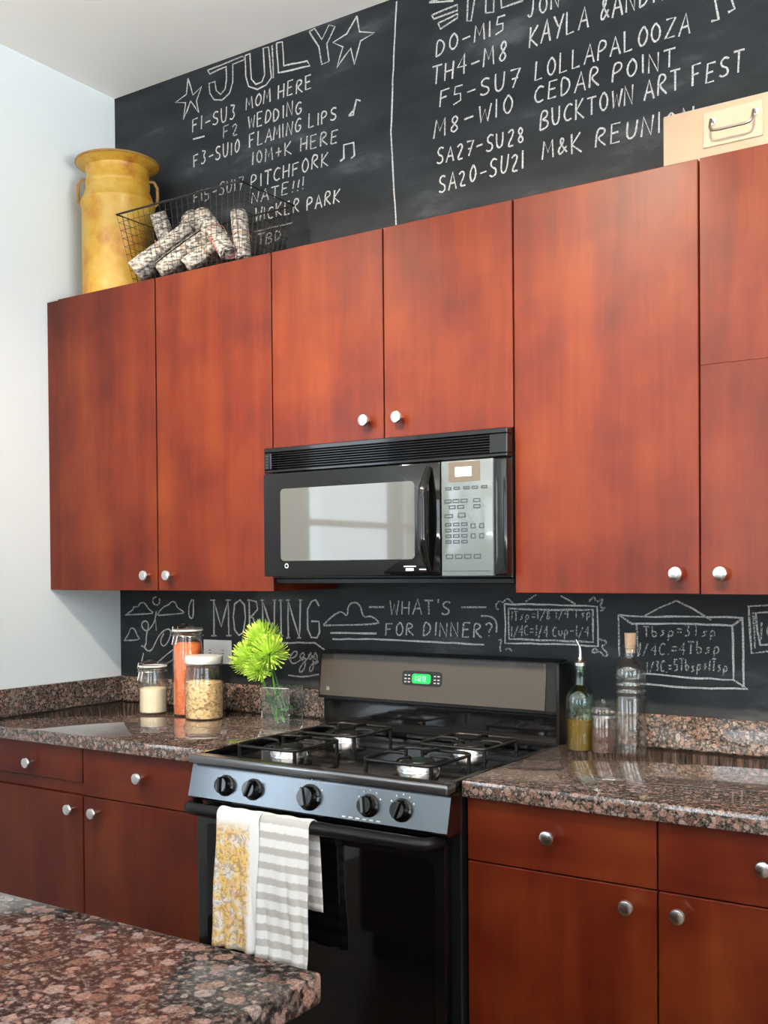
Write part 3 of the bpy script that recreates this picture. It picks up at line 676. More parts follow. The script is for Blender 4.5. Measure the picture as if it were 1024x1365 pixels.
plate_y(bm, rrect(.062, .502, 1.406, 1.607, .012), MY-.0066, MY-.0055)
ob('window', bm, plain('mesh_screen_glass', (.075, .08, .08), .05, coat=1.0), dr, label='grey screened glass window')
bm = NB(); lathe(bm, [(.004, 0), (.007, 0), (.007, .001), (.004, .001), (.004, 0)], 20, .083, MY-.0065, 1.392, mat=Matrix.Rotation(PI/2, 3, 'X')); ob('emblem', bm, M_nickel, dr)
bm = NB(); box(bm, .468, .505, MY-.0068, MY-.0058, 1.386, 1.389); box(bm, .474, .498, MY-.0068, MY-.0058, 1.376, 1.383); box(bm, .515, .54, MY-.0068, MY-.0058, 1.378, 1.381); ob('badge', bm, M_nickel, dr)
# curved handle
pts = []; rr = []
for k in range(17):
    f = k/16; z = 1.376+.262*f; s = math.sin(PI*f)
    pts.append((.548, MY-.010-.034*min(1, s*1.5), z)); rr.append(.0075+.006*s)
bm = NB(); tube(bm, pts, rr, 12); ob('handle', bm, M_black, t, True)
bm = NB(); box(bm, .580, .727, MY-.005, MY+.029, 1.362, 1.6515, .003, 2); cp = ob('control_panel', bm, plain('keypad_painted_reflection', (.10, .125, .14), .16, coat=.5), t, True)  # bright window reflection painted into the panel's grey-blue colour
bm = NB(); box(bm, .7285, .764, MY-.004, MY+.029, 1.362, 1.6515, .006, 3); ob('right_trim', bm, M_black, t, True)
bm = NB(); box(bm, .602, .692, MY-.0056, MY-.0048, 1.598, 1.647); ob('display_surround', bm, plain('bronze_plastic', (.10, .085, .07), .2), cp)
bm = NB(); box(bm, .622, .668, MY-.0066, MY-.0054, 1.611, 1.634); ob('display', bm, plain('lit_display', (.8, .85, .8), .3, emit=(.85, .95, .88), es=.6), cp)
bm = NB()
def key(x, z, w, h):
    for b in ((x, x+w, z, z+.0028), (x, x+w, z+h-.0028, z+h), (x, x+.0028, z+.0028, z+h-.0028), (x+w-.0028, x+w, z+.0028, z+h-.0028)):
        box(bm, b[0], b[1], MY-.0056, MY-.0048, b[2], b[3])
for x in (.592, .616, .644, .668, .694): key(x, 1.578, .018, .008)
for x in (.590, .613, .636, .672): key(x, 1.545, .020, .010)
for x in (.602, .626, .672): key(x, 1.530, .020, .010)
key(.590, 1.508, .024, .010); key(.628, 1.508, .022, .012)
for r_ in range(4):
    for c_ in range(3): key(.591+c_*.023, 1.487-r_*.0145, .018, .009)
for x in (.664, .688):
    for z in (1.480, 1.455): key(x, z, .014, .013)
for x in (.593, .619, .645, .672): key(x, 1.405, .021, .012)
box(bm, .586, .72, MY-.0056, MY-.0048, 1.374, 1.3755)
ob('keypad', bm, plain('key_print', (.03, .04, .05), .4), cp, kind='stuff')

# ------------------------------------------------------------------ gas range
RX0, RX1 = .022, .784
t = thing('gas_range', 'black freestanding gas range with five knobs and green clock', 'stove', (.403, -.35, 0))
bm = NB(); box(bm, RX0, RX1, -.635, -.03, .02, .890, .003); ob('body', bm, M_satin, t)
for x in (.06, .745):
    for y in (-.6, -.08):
        bm = NB(); lathe(bm, [(.015, 0.0005), (.015, .02)], 12, x, y, 0, cap0=True, cap1=True); ob('foot', bm, M_satin, t)
# oven door
bm = NB(); box(bm, RX0+.001, RX1-.024, -.668, -.637, .205, .782, .004, 2); od = ob('oven_door', bm, M_black, t, True)
bm = NB(); plate_y(bm, rrect(.058, .735, .27, .735, .02), -.6695, -.6675); ob('oven_window', bm, M_glassb, od)
bm = NB(); box(bm, RX0+.001, RX1-.024, -.662, -.637, .045, .198, .004, 2); ob('storage_drawer', bm, M_black, t, True)
# handle: rounded bar with turned-in ends
pts = [(.030, -.668, .779), (.031, -.690, .780), (.036, -.706, .780), (.048, -.716, .780), (.075, -.720, .780), (.40, -.723, .780), (.705, -.720, .780), (.730, -.716, .780), (.742, -.706, .780), (.748, -.690, .780), (.749, -.668, .779)]
bm = NB(); tube(bm, pts, .0155, 12); ob('oven_handle', bm, M_satin, od, True)
# sloping control panel
bm = NB(); prism(bm, [(-.637, .797), (-.690, .797), (-.697, .802), (-.698, .806), (-.680, .878), (-.676, .888), (-.637, .888)], RX0, RX1)
cpn = ob('control_panel', bm, plain('dark_brushed_steel', (.15, .165, .18), .22, metal=1), t)
nrm = Vector((0, -(.868-.803), -(.690-.672))).normalized(); nrm = Vector((0, -.9637, .267)) if False else Vector((0, -.9637, -.267))
# the face leans so that it looks slightly up
th_lean = math.atan2(.018, .065)
rotk = Matrix.Rotation(PI/2 - .245, 3, 'X')
for i, x in enumerate((.142, .232, .405, .574, .663)):
    s = 1.18 if i == 2 else 1.0; z = .842; y = -.6885
    bm = NB(); lathe(bm, [(.026*s, 0), (.0265*s, .004), (.022*s, .006), (.0205*s, .020), (.0185*s, .024), (0, .0245)], 28, x, y, z, cap0=True, mat=rotk)
    k = ob('knob', bm, M_black, cpn, True)
    a = random.uniform(-.5, .5)
    bm = NB(); box(bm, -.0035, .0035, -.031, -.022, -.019*s, .019*s, .0015)
    bmesh.ops.rotate(bm, verts=bm.verts, cent=(0, 0, 0), matrix=Matrix.Rotation(-.245, 3, 'X'))
    bmesh.ops.rotate(bm, verts=bm.verts, cent=(0, 0, 0), matrix=Matrix.Rotation(a, 3, 'Y')); bmesh.ops.translate(bm, verts=bm.verts, vec=(x, y, z)); ob('pointer', bm, M_black, k)
bm = NB()
for x in (.142, .232, .405, .574, .663):
    for a in ((-60, -30, 0, 30, 60) if x > .3 else (0,)):
        r_ = .034 if x != .405 else .039; ax = x+r_*math.sin(math.radians(a)); az = .842+r_*math.cos(math.radians(a))
        yy = -.698 + (az-.806)*.25 if az < .878 else -.680 + (az-.878)*.4
        box(bm, ax-.0015, ax+.0015, yy-.0010, yy+.001, az-.0018, az+.0018)
for k in range(6): box(bm, .505+k*.019, .515+k*.019, -.6985, -.6955, .8100, .8130)
ob('dial_print', bm, plain('white_print', (.7, .7, .7), .5), cpn, kind='stuff')
# cooktop: steel front lip, rim and sunk well
bm = NB(); box(bm, RX0-.002, RX1+.001, -.697, -.655, .8885, .9115, .006, 3); ob('front_lip', bm, plain('lip_metal', (.22, .22, .225), .2, metal=.9), t, True)
bm = NB(); box(bm, RX0, RX1, -.6545, -.105, .8905, .897); ctop = ob('cooktop', bm, M_black, t)
bm = NB(); box(bm, RX0, RX0+.02, -.6545, -.105, .8972, .912, .003); box(bm, RX1-.02, RX1, -.6545, -.105, .8972, .912, .003); box(bm, RX0+.02, RX1-.02, -.125, -.105, .8972, .912, .003); ob('rim', bm, M_black, ctop)
for bx_, by_, rs in ((.205, -.515, 1.1), (.600, -.515, 1.15), (.205, -.255, .9), (.600, -.255, 1.05)):
    bm = NB(); lathe(bm, [(.046*rs, 0), (.044*rs, .010), (.038*rs, .017), (.030*rs, .018)], 32, bx_, by_, .8972, cap0=True, cap1=True); b = ob('burner', bm, M_alu, t, True)
    bm = NB(); lathe(bm, [(.033*rs, 0), (.036*rs, .003), (.034*rs, .007), (.02*rs, .009), (0, .0095)], 32, bx_, by_, .9155, cap0=True); ob('burner_cap', bm, M_iron, b, True)
    bm = NB(); gz = .930; R_ = .100; c_ = .03
    P = []
    for sx, sy in ((1, 1), (-1, 1), (-1, -1), (1, -1)):
        for k in range(5):
            a0 = {(1, 1): 0, (-1, 1): 90, (-1, -1): 180, (1, -1): 270}[(sx, sy)]; a = math.radians(a0+90*k/4)
            P.append((bx_+sx*(R_-c_)+c_*math.cos(a), by_+sy*(R_-c_)+c_*math.sin(a), gz))
    tube(bm, P, .0044, 8, closed=True)
    for k in range(4):
        a = PI/2*k; ca, sa = math.cos(a), math.sin(a)
        tube(bm, [(bx_+ca*R_, by_+sa*R_, gz), (bx_+ca*.085, by_+sa*.085, gz+.005), (bx_+ca*.040, by_+sa*.040, gz+.005), (bx_+ca*.034, by_+sa*.034, gz+.001)], .0042, 8)
        a += PI/4; ca, sa = math.cos(a)*1.3, math.sin(a)*1.3
        tube(bm, [(bx_+ca*R_*.98, by_+sa*R_*.98, gz), (bx_+ca*R_*.98, by_+sa*R_*.98, .898)], .005, 8)
    ob('grate', bm, M_iron, t, True)
# backguard
bm = NB(); prism(bm, [(-.031, .9171), (-.031, 1.133), (-.060, 1.137), (-.084, 1.128), (-.098, 1.000), (-.098, .992), (-.070, .985), (-.070, .925), (-.103, .918)], -.008, .775)
bg = ob('backguard', bm, M_satin, t)
bm = NB(); prism(bm, [(-.0845, 1.124), (-.0865, 1.1245), (-.1005, 1.001), (-.0985, 1.0005)], -.002, .742); ob('console_plate', bm, M_panel, bg, label='taupe brown console plate with clock')
bm = NB(); prism(bm, [(-.0720, .980), (-.0725, .930), (-.0712, .930), (-.0712, .980)], .004, .766); ob('splash_strip', bm, M_black, bg)
def lean(z): return -.0865 - (1.1245-z)*(.014/.1235)
def on_console(poly, off, h):
    bm = NB(); A = [bm.verts.new((x, lean(z)-off-h, z)) for x, z in poly]; B = [bm.verts.new((x, lean(z)-off, z)) for x, z in poly]; n = len(poly)
    for i in range(n): bm.faces.new((A[i], A[(i+1) % n], B[(i+1) % n], B[i]))
    bm.faces.new(A); bm.faces.new(B[::-1]); return bm
dsp = ob('clock_panel', on_console(rrect(.292, .424, 1.046, 1.088, .010), 0, .0012), M_satin, bg)
ob('clock_display', on_console(rrect(.325, .388, 1.052, 1.080, .008), .0013, .0008), plain('green_lcd', (.0, .10, .02), .4, emit=(.0, .55, .09), es=.9), dsp, label='lit green clock display')
SEG = {'1': 'bc', '2': 'abged', '0': 'abcdef', '4': 'fgbc', '5': 'afgcd', ':': ''}
bm = NB()
def digit(bm, ch, x, z, w, h):
    segs = {'a': (x, x+w, z+h-.0022, z+h), 'g': (x, x+w, z+h/2-.001, z+h/2+.001), 'd': (x, x+w, z, z+.0022), 'f': (x, x+.0022, z+h/2, z+h), 'b': (x+w-.0022, x+w, z+h/2, z+h), 'e': (x, x+.0022, z, z+h/2), 'c': (x+w-.0022, x+w, z, z+h/2)}
    for s in SEG[ch]:
        a = segs[s]; box(bm, a[0], a[1], lean(a[2])-.0032, lean(a[2])-.0022, a[2], a[3])
digit(bm, '1', .331, 1.059, .008, .015); digit(bm, '2', .348, 1.059, .009, .015); digit(bm, '0', .362, 1.059, .009, .015)
box(bm, .3425, .3445, lean(1.06)-.0032, lean(1.06)-.0022, 1.061, 1.064); box(bm, .3425, .3445, lean(1.07)-.0032, lean(1.07)-.0022, 1.068, 1.071)
ob('clock_digits', bm, plain('green_digits', (.1, .8, .2), .4, emit=(.25, 1, .35), es=1.6), dsp)
bm = NB()
for x in (.300, .312, .398, .410):
    for z in (1.054, 1.063, 1.073): box(bm, x, x+.007, lean(z)-.0022, lean(z)-.0012, z, z+.0035)
ob('clock_keys', bm, plain('grey_key', (.35, .35, .35), .5), dsp, kind='stuff')
bm = NB(); box(bm, .022, .033, lean(1.02)-.0015, lean(1.02)-.0002, 1.016, 1.027, .0004); ob('emblem', bm, M_nickel, bg)
bm = NB(); box(bm, RX0, RX1, -.103, -.0305, .8975, .9168); ob('riser', bm, M_satin, bg)
BGSIDE = NB(); box(BGSIDE, .7752, .786, -.104, -.030, .9172, 1.128, .004, 2); ob('end_cap', BGSIDE, M_satin, bg, True)

# ------------------------------------------------------------------ tea towels over the oven handle
def towel(name, label, x0, x1, zf, zb, mat, fold, seed, skew=0.0, off=0.0):
    rnd = random.Random(seed); hy, hz, r = -.7215, .780, .0185+off
    prof = []
    nf = 26
    for k in range(nf+1): prof.append((hy-r, zf+(hz-zf)*k/nf, 1-k/nf, 'f'))
    for k in range(1, 8):
        a = PI - PI*k/8; prof.append((hy+r*math.cos(a), hz+r*math.sin(a), 0, 't'))
    nb = 14
    for k in range(nb+1): prof.append((hy+r, hz+(zb-hz)*k/nb, k/nb, 'b'))
    nx = 30; bm = NB(); grid = []
    ph = rnd.uniform(0, 6)
    for i in range(nx+1):
        u = i/nx; row = []
        for y, z, s, q in prof:
            x = x0+(x1-x0)*u; wob = s*(.006*math.sin(u*9+ph)+.004*math.sin(u*17+z*12+ph))
            if q == 'f':
                yy = y - abs(wob)*1.3 - .003*s; zz = z - skew*u*s; x += s*.004*math.sin(z*25+ph) - (.010*s if u < .2 else 0)*(.2-u)*5
            elif q == 'b':
                yy = min(y + .25*abs(wob), -.6835); zz = z; x += fold*s**.6
            else:
                yy = y; zz = z + (.001*math.sin(u*14+ph)); x += fold*0
            row.append(bm.verts.new((x, yy, zz)))
        grid.append(row)
    for i in range(nx):
        for j in range(len(prof)-1): bm.faces.new((grid[i][j], grid[i+1][j], grid[i+1][j+1], grid[i][j+1]))
    bmesh.ops.translate(bm, verts=bm.verts, vec=(-x0, .72, -hz))
    o = ob(name, bm, mat, smooth=True); o.location = (x0, -.72, hz); solidify(o, .0022)
    return o
tag(towel('tea_towel', '', .158, .292, .462, .52, towel_floral(), 0, 3, 0), 'cotton tea towel with yellow and orange floral print hanging on the oven handle', 'towel')
tag(towel('tea_towel', '', .295, .440, .458, .580, towel_stripe(), .012, 8, .005, .0), 'white tea towel with soft grey stripes hanging on the oven handle', 'towel')

# ------------------------------------------------------------------ wall outlet
t = thing('wall_outlet', 'white outlet plate on the chalkboard wall behind the glass jars', 'outlet', (-.503, 0, 1.105))
bm = NB(); box(bm, -.565, -.440, -.006, -.0012, 1.066, 1.146, .0015); pl = ob('plate', bm, M_white, t)
for x in (-.532, -.474):
    bm = NB(); box(bm, x-.016, x+.016, -.0078, -.0058, 1.093, 1.119, .001); s = ob('socket', bm, M_white, pl)
    for dz in (-.005, .005):
        bm = NB(); box(bm, x-.006, x+.004, -.0083, -.0077, 1.106+dz-.001, 1.106+dz+.001); ob('slot', bm, M_satin, s)

# ------------------------------------------------------------------ glass jars
CT = .9146
def shell(bm, prof, th, n=40, cx=0, cy=0, cz=0):
    inner = [(max(0, r-th), z+(th if i == 0 else 0)) for i, (r, z) in enumerate(prof)]
    lathe(bm, [(0, prof[0][1])]+prof+inner[::-1]+[(0, inner[0][1])], n, cx, cy, cz)
def jar(label, x, y, r, h, fill, fmat, lidkind, nm='content', neck=None):
    t = thing('storage_jar', label, 'jar', (x, y, CT))
    nk = neck or r*.8; hb = h*.80
    prof = [(r*.93, 0), (r, .006), (r, hb-.02), (r*.95, hb), (nk, hb+.014), (nk, h-.012), (nk+.003, h-.01), (nk+.003, h-.003), (nk, h)]
    bm = NB(); shell(bm, prof, .003, 44, x, y, CT); ob('glass', bm, M_jar, t, True)
    bm = NB(); lathe(bm, [(0, .0042), (r*.90, .0042), (r-.0042, .010), (r-.0042, fill-.002), (r-.012, fill+.001), (0, fill+.003)], 40, x, y, CT); ob(nm, bm, fmat, t, True)
    return t, nk
M_lidw = plain('white_lid', (.82, .82, .80), .35)
t, nk = jar('short clip-top glass jar half full of white flour, leftmost on the worktop', -.619, -.19, .047, .155, .082, plain('flour', (.86, .76, .56), .95, bump=.3, nscale=90), 'clip', 'flour', .042)
def clip_lid(t, x, y, nk, h, wire=True):
    bm = NB(); lathe(bm, [(0, h-.004), (nk-.006, h-.004), (nk-.004, h+.001), (nk+.004, h+.002), (nk+.005, h+.007), (nk-.004, h+.012), (nk*.5, h+.015), (0, h+.015)], 40, x, y, CT); ob('lid', bm, M_jar, t, True)
    bm = NB(); lathe(bm, [(nk+.001, h+.0015), (nk+.0045, h+.0005), (nk+.0045, h-.0030), (nk+.001, h-.0035), (nk+.001, h+.0015)], 40, x, y, CT); ob('rubber_seal', bm, plain('pale_rubber', (.82, .80, .76), .6), t, True)
    bm = NB(); P = [(x+(nk+.007)*math.cos(2*PI*k/32), y+(nk+.007)*math.sin(2*PI*k/32), CT+h-.018) for k in range(32)]; tube(bm, P, .0014, 6, closed=True)
    tube(bm, [(x-.01, y-nk-.007, CT+h-.018), (x-.012, y-nk-.014, CT+h-.004), (x-.011, y-nk-.010, CT+h+.012), (x-.009, y-nk*.3, CT+h+.019), (x+.009, y-nk*.3, CT+h+.019), (x+.011, y-nk-.010, CT+h+.012), (x+.012, y-nk-.014, CT+h-.004), (x+.01, y-nk-.007, CT+h-.018)], .0015, 6)
    tube(bm, [(x-.008, y-nk-.010, CT+h-.018), (x-.008, y-nk-.018, CT+h-.045), (x+.008, y-nk-.018, CT+h-.045), (x+.008, y-nk-.010, CT+h-.018)], .0015, 6)
    ob('wire_clip', bm, M_nickel, t, True)
clip_lid(t, -.619, -.19, nk, .155)
t, nk = jar('tall slim glass jar of orange lentils with a clip lid behind the oats jar', -.485, -.165, .049, .275, .232, grains('orange_lentils', [(.66, .10, .02), (.85, .24, .07), (.75, .17, .04)], 220), 'clip', 'lentils', .045)
clip_lid(t, -.485, -.165, nk, .275)
t, nk = jar('wide glass jar of pale oats with a white metal lid beside the vase', -.378, -.205, .062, .178, .118, grains('rolled_oats', [(.66, .40, .15), (.88, .66, .34), (.80, .56, .27), (.34, .18, .08), (.90, .72, .42)], 110), 'screw', 'oats', .056)
bm = NB(); lathe(bm, [(0, .199), (.052, .199), (.058, .197), (.060, .192), (.060, .176), (.0585, .174), (.0585, .1795), (0, .1805)], 44, -.378, -.205, CT); ob('lid', bm, plain('silver_white_lid', (.80, .81, .82), .3, metal=.35), t, True)

# ------------------------------------------------------------------ glass vase with green chrysanthemums
VX, VY = -.058, -.212; vr = math.radians(12)
t = thing('glass_vase', 'square clear glass vase half full of water holding green flowers', 'vase', (VX, VY, CT), vr)
S = .046; H = .118; th = .004
M_vase = thinglass('vase_glass', (.985, .99, .985), .05)
bm = NB()
def sq(s, z): return [bm.verts.new((a*s, b*s, z)) for a, b in ((-1, -1), (1, -1), (1, 1), (-1, 1))]
rings = [sq(S, 0), sq(S, H), sq(S-th, H), sq(S-th, .012)]
for A, B in zip(rings, rings[1:]):
    for k in range(4): bm.faces.new((A[k], A[(k+1) % 4], B[(k+1) % 4], B[k]))
bm.faces.new(rings[0][::-1]); bm.faces.new(rings[-1])
ob('glass', bm, M_vase, t, local=True)
bm = NB(); box(bm, -S+th+.0006, S-th-.0006, -S+th+.0006, S-th-.0006, .0125, .082); ob('water', bm, thinglass('water', (.93, .97, .95), .03), t, local=True)
bm = NB()
for a, b in ((-1, -1), (1, -1), (1, 1), (-1, 1)): tube(bm, [(a*(S-.001), b*(S-.001), .002), (a*(S-.001), b*(S-.001), H-.001)], .0016, 6)
tube(bm, [(a*(S-.002), b*(S-.002), H) for a, b in ((-1, -1), (1, -1), (1, 1), (-1, 1))], .0020, 6, closed=True)
ob('rim', bm, thinglass('bright_glass_edge', (.95, 1, .98), .45), t, local=True)
M_pet = plain('lime_petals', (.56, .88, .13), .5, noise=.35, nscale=25)
M_pet.node_tree.nodes['Principled BSDF'].inputs['Subsurface Weight'].default_value = .25
M_pet.node_tree.nodes['Principled BSDF'].inputs['Subsurface Radius'].default_value = (.01, .012, .004)
M_stem = plain('green_stem', (.06, .20, .03), .5); M_leaf = plain('dark_green_leaf', (.05, .17, .03), .5)
def mum(label, c, r, foot, seed):
    rnd = random.Random(seed); c = Vector(c)
    t = thing('chrysanthemum', label, 'flower', foot, group=None)
    foot = Vector(foot); bm = NB()
    axis = (c - foot).normalized(); axis = (axis + Vector((0, -.5, .1))).normalized()
    for i in range(290):
        z = 1 - 1.75*(i+.5)/290; a = i*2.399963; s = math.sqrt(max(0, 1-z*z))
        u, v = frame_of(axis); d = (axis*z + (u*math.cos(a)+v*math.sin(a))*s).normalized()
        d = (d + Vector((rnd.uniform(-.12, .12), rnd.uniform(-.12, .12), rnd.uniform(-.12, .12)))).normalized()
        L = r*rnd.uniform(.82, 1.12)*(1-.25*max(0, z-.6)); side = d.cross(axis)
        if side.length < .05: side = u
        side.normalize(); nn = side.cross(d).normalized(); w_ = r*.040
        p0 = c + d*r*.15; p1 = c + d*L*.62 - axis*r*.02; p2 = c + d*L*.95 + axis*r*.07; p3 = c + d*L + axis*r*.16
        row = [[bm.verts.new(p+side*k*w_*q+nn*(w_*.45 if k else 0)) for k in (-1, 0, 1)] for p, q in ((p0, .5), (p1, 1), (p2, 1.1))]
        tip = bm.verts.new(p3)
        for A, B in zip(row, row[1:]):
            for k in range(2): bm.faces.new((A[k], A[k+1], B[k+1], B[k]))
        bm.faces.new((row[2][0], row[2][1], tip)); bm.faces.new((row[2][1], row[2][2], tip))
    ob('petals', bm, M_pet, t, kind='stuff')
    bm = NB(); mid = (c+foot)/2 + Vector((.006, .0, -.01)); tube(bm, [foot, mid, c-axis*r*.1], .0024, 8); ob('stem', bm, M_stem, t, True)
    for k in range(3):
        a = rnd.uniform(0, 6.3); base = foot.lerp(c, .12+.12*k); d = Vector((math.cos(a), math.sin(a), .8)).normalized(); L = .042
        bm = NB(); side = d.cross(Vector((0, 0, 1))).normalized(); row = []
        for q, wd in ((0, .001), (.3, .009), (.6, .011), (.85, .006), (1, .0005)):
            p = base + d*L*q + Vector((0, 0, -.012*q*q)); row.append([bm.verts.new(p-side*wd), bm.verts.new(p+Vector((0, 0, -.002))), bm.verts.new(p+side*wd)])
        for A, B in zip(row, row[1:]):
            for j in range(2): bm.faces.new((A[j], A[j+1], B[j+1], B[j]))
        ob('leaf', bm, M_leaf, t)
fz = CT+.014
mum('lime green chrysanthemum at the top of the bunch in the glass vase', (-.135, -.205, 1.170), .060, (-.045, -.195, fz), 1)
mum('lime green chrysanthemum low on the left of the bunch in the vase', (-.172, -.225, 1.112), .058, (-.052, -.215, fz), 2)
mum('lime green chrysanthemum on the right of the bunch in the vase', (-.092, -.230, 1.130), .060, (-.062, -.230, fz), 3)
mum('lime green chrysanthemum hanging lowest in the bunch above the vase rim', (-.118, -.245, 1.085), .046, (-.075, -.220, fz), 4)

mum('lime green chrysanthemum at the back of the bunch, nearest the outlet plate', (-.158, -.175, 1.148), .048, (-.040, -.225, fz), 5)

# ------------------------------------------------------------------ bottles right of the stove
x, y = .865, -.150
t = thing('oil_bottle', 'glass oil bottle with steel pourer half full of golden oil', 'bottle', (x, y, CT))
prof = [(.034, 0), (.037, .004), (.037, .125), (.0345, .143), (.024, .158), (.014, .168), (.0125, .185), (.0125, .205), (.015, .207), (.015, .214), (.0125, .215)]
bm = NB(); shell(bm, prof, .0028, 40, x, y, CT); ob('glass', bm, M_jarg, t, True)
M_oil = plain('golden_oil', (.95, .55, .03), .02, trans=1.0, ior=1.15)
bm = NB(); lathe(bm, [(0, .0034), (.031, .0034), (.0335, .008), (.0335, .080), (0, .080)], 40, x, y, CT)
M_oil2 = plain('amber_oil', (.36, .14, .006), .05, trans=.35, ior=1.2)
ob('oil', bm, M_oil2, t, True)
bm = NB(); lathe(bm, [(0, .200), (.009, .200), (.0095, .216), (.0155, .2165), (.0155, .224), (.008, .232), (.006, .238)], 24, x, y, CT); ob('stopper', bm, M_nickel, t, True)
bm = NB(); tube(bm, [(x, y, CT+.232), (x, y, CT+.252), (x-.002, y-.001, CT+.265), (x-.010, y-.006, CT+.283)], [.0048, .0042, .0040, .0030], 10); ob('spout', bm, M_nickel, t, True)
x, y = .929, -.158
t = thing('spice_jar', 'small lidded glass spice jar between the oil bottle and corked bottle', 'jar', (x, y, CT))
prof = [(.028, 0), (.031, .004), (.031, .080), (.027, .092), (.027, .097)]
bm = NB(); shell(bm, prof, .0025, 36, x, y, CT); ob('glass', bm, M_jar, t, True)
bm = NB(); lathe(bm, [(0, .003), (.026, .003), (.0275, .008), (.0275, .060), (0, .062)], 32, x, y, CT); ob('peppercorns', bm, grains('peppercorns', [(.05, .02, .012), (.12, .05, .03), (.02, .01, .008)], 260), t, True)
bm = NB(); lathe(bm, [(.0275, .0972), (.031, .098), (.031, .112), (.028, .118), (.010, .121), (.005, .124), (.0065, .130), (.005, .135), (0, .1355)], 36, x, y, CT, cap0=True); ob('lid', bm, M_jar, t, True)
bm = NB(); lathe(bm, [(.0275, .090), (.0322, .090), (.0322, .0965), (.0275, .0965), (.0275, .090)], 36, x, y, CT); ob('ring', bm, M_nickel, t, True)
x, y = .990, -.130
t = thing('corked_bottle', 'tall clear ribbed glass bottle with a cork stopper', 'bottle', (x, y, CT))
prof = [(.036, 0), (.039, .004), (.039, .140), (.0365, .146), (.040, .152), (.040, .158), (.0365, .164), (.040, .170), (.040, .176), (.0365, .182), (.039, .190), (.039, .212), (.032, .225), (.018, .236), (.0155, .246), (.0155, .262), (.018, .264), (.018, .272), (.0155, .273)]
bm = NB(); shell(bm, prof, .003, 44, x, y, CT); ob('glass', bm, M_jar, t, True)
bm = NB(); lathe(bm, [(0, .252), (.0115, .252), (.0135, .275), (.0145, .300), (.0140, .302), (0, .302)], 24, x, y, CT); ob('cork', bm, plain('cork', (.72, .48, .30), .85, noise=.25, nscale=200, bump=.3), t, True)

# ------------------------------------------------------------------ things on top of the wall cabinets
TZ = ZT+.0008
cx, cy = -.795, -.155
t = thing('milk_can', 'old yellow painted metal milk can with flared rim on the cabinet top', 'milk can', (cx, cy, TZ))
M_can = canpaint()
prof = [(.112, 0), (.118, .004), (.120, .012), (.1195, .318), (.1235, .324), (.1235, .336), (.1195, .341), (.114, .358), (.106, .378), (.104, .388), (.107, .392), (.107, .404), (.104, .408), (.1035, .440), (.106, .447), (.124, .457), (.137, .464), (.138, .468), (.136, .470), (.120, .463), (.101, .452), (.098, .44), (.098, .39), (.112, .345), (.114, .31), (.114, .01)]
bm = NB(); lathe(bm, [(0, 0)]+prof+[(0, .009)], 56, cx, cy, TZ); ob('body', bm, M_can, t, True)
bm = NB(); P = [(cx+.136*math.cos(2*PI*k/48), cy+.136*math.sin(2*PI*k/48), TZ+.468) for k in range(48)]; tube(bm, P, .0045, 8, closed=True); ob('rim_bead', bm, plain('rusty_edge', (.30, .16, .04), .6, noise=.4, nscale=60), t, True)
for sg in (-1, 1):
    a = math.radians(40); ux, uy = sg*math.cos(a), sg*math.sin(a)
    bm = NB(); tube(bm, [(cx+ux*.117, cy+uy*.117, TZ+.328), (cx+ux*.130, cy+uy*.130, TZ+.340), (cx+ux*.132, cy+uy*.132, TZ+.365), (cx+ux*.131, cy+uy*.131, TZ+.395), (cx+ux*.120, cy+uy*.120, TZ+.415), (cx+ux*.102, cy+uy*.102, TZ+.415)], .0055, 8)
    ob('handle', bm, bpy.data.materials['rusty_edge'], t, True)
# wire basket
t = thing('wire_basket', 'dark wire basket tapering downwards beside the milk can, filled with newspapers', 'basket', (-.43, -.17, TZ))
M_wire = plain('dark_wire', (.03, .025, .02), .45, metal=.6)
T0 = [(-.650, -.296), (-.130, -.296), (-.130, -.04), (-.650, -.04)]; B0 = [(-.600, -.27), (-.17, -.27), (-.17, -.06), (-.600, -.06)]
zt_, zb_ = TZ+.236, TZ+.004
bm = NB(); tube(bm, [(a, b, zt_) for a, b in T0], .0032, 6, closed=True); ob('rim', bm, M_wire, t)
bm = NB(); tube(bm, [(a, b, zb_) for a, b in B0], .0032, 6, closed=True); ob('base_ring', bm, M_wire, t)
bm = NB()
for i in range(4):
    a0, a1 = Vector(T0[i]), Vector(T0[(i+1) % 4]); b0, b1 = Vector(B0[i]), Vector(B0[(i+1) % 4]); n = 22 if i % 2 == 0 else 11
    for k in range(n):
        p = a0.lerp(a1, k/n); q = b0.lerp(b1, k/n); tube(bm, [(p.x, p.y, zt_), (q.x, q.y, zb_)], .0009, 4)
    for k in range(1, 9):
        f = k/9; p = a0.lerp(b0, f); q = a1.lerp(b1, f); z = zt_+(zb_-zt_)*f; tube(bm, [(p.x, p.y, z), (q.x, q.y, z)], .0008, 4)
for k in range(1, 14):
    xx = -.600+k*.0307; tube(bm, [(xx, -.27, zb_), (xx, -.06, zb_)], .0009, 4)
ob('wire_mesh', bm, M_wire, t, kind='stuff')
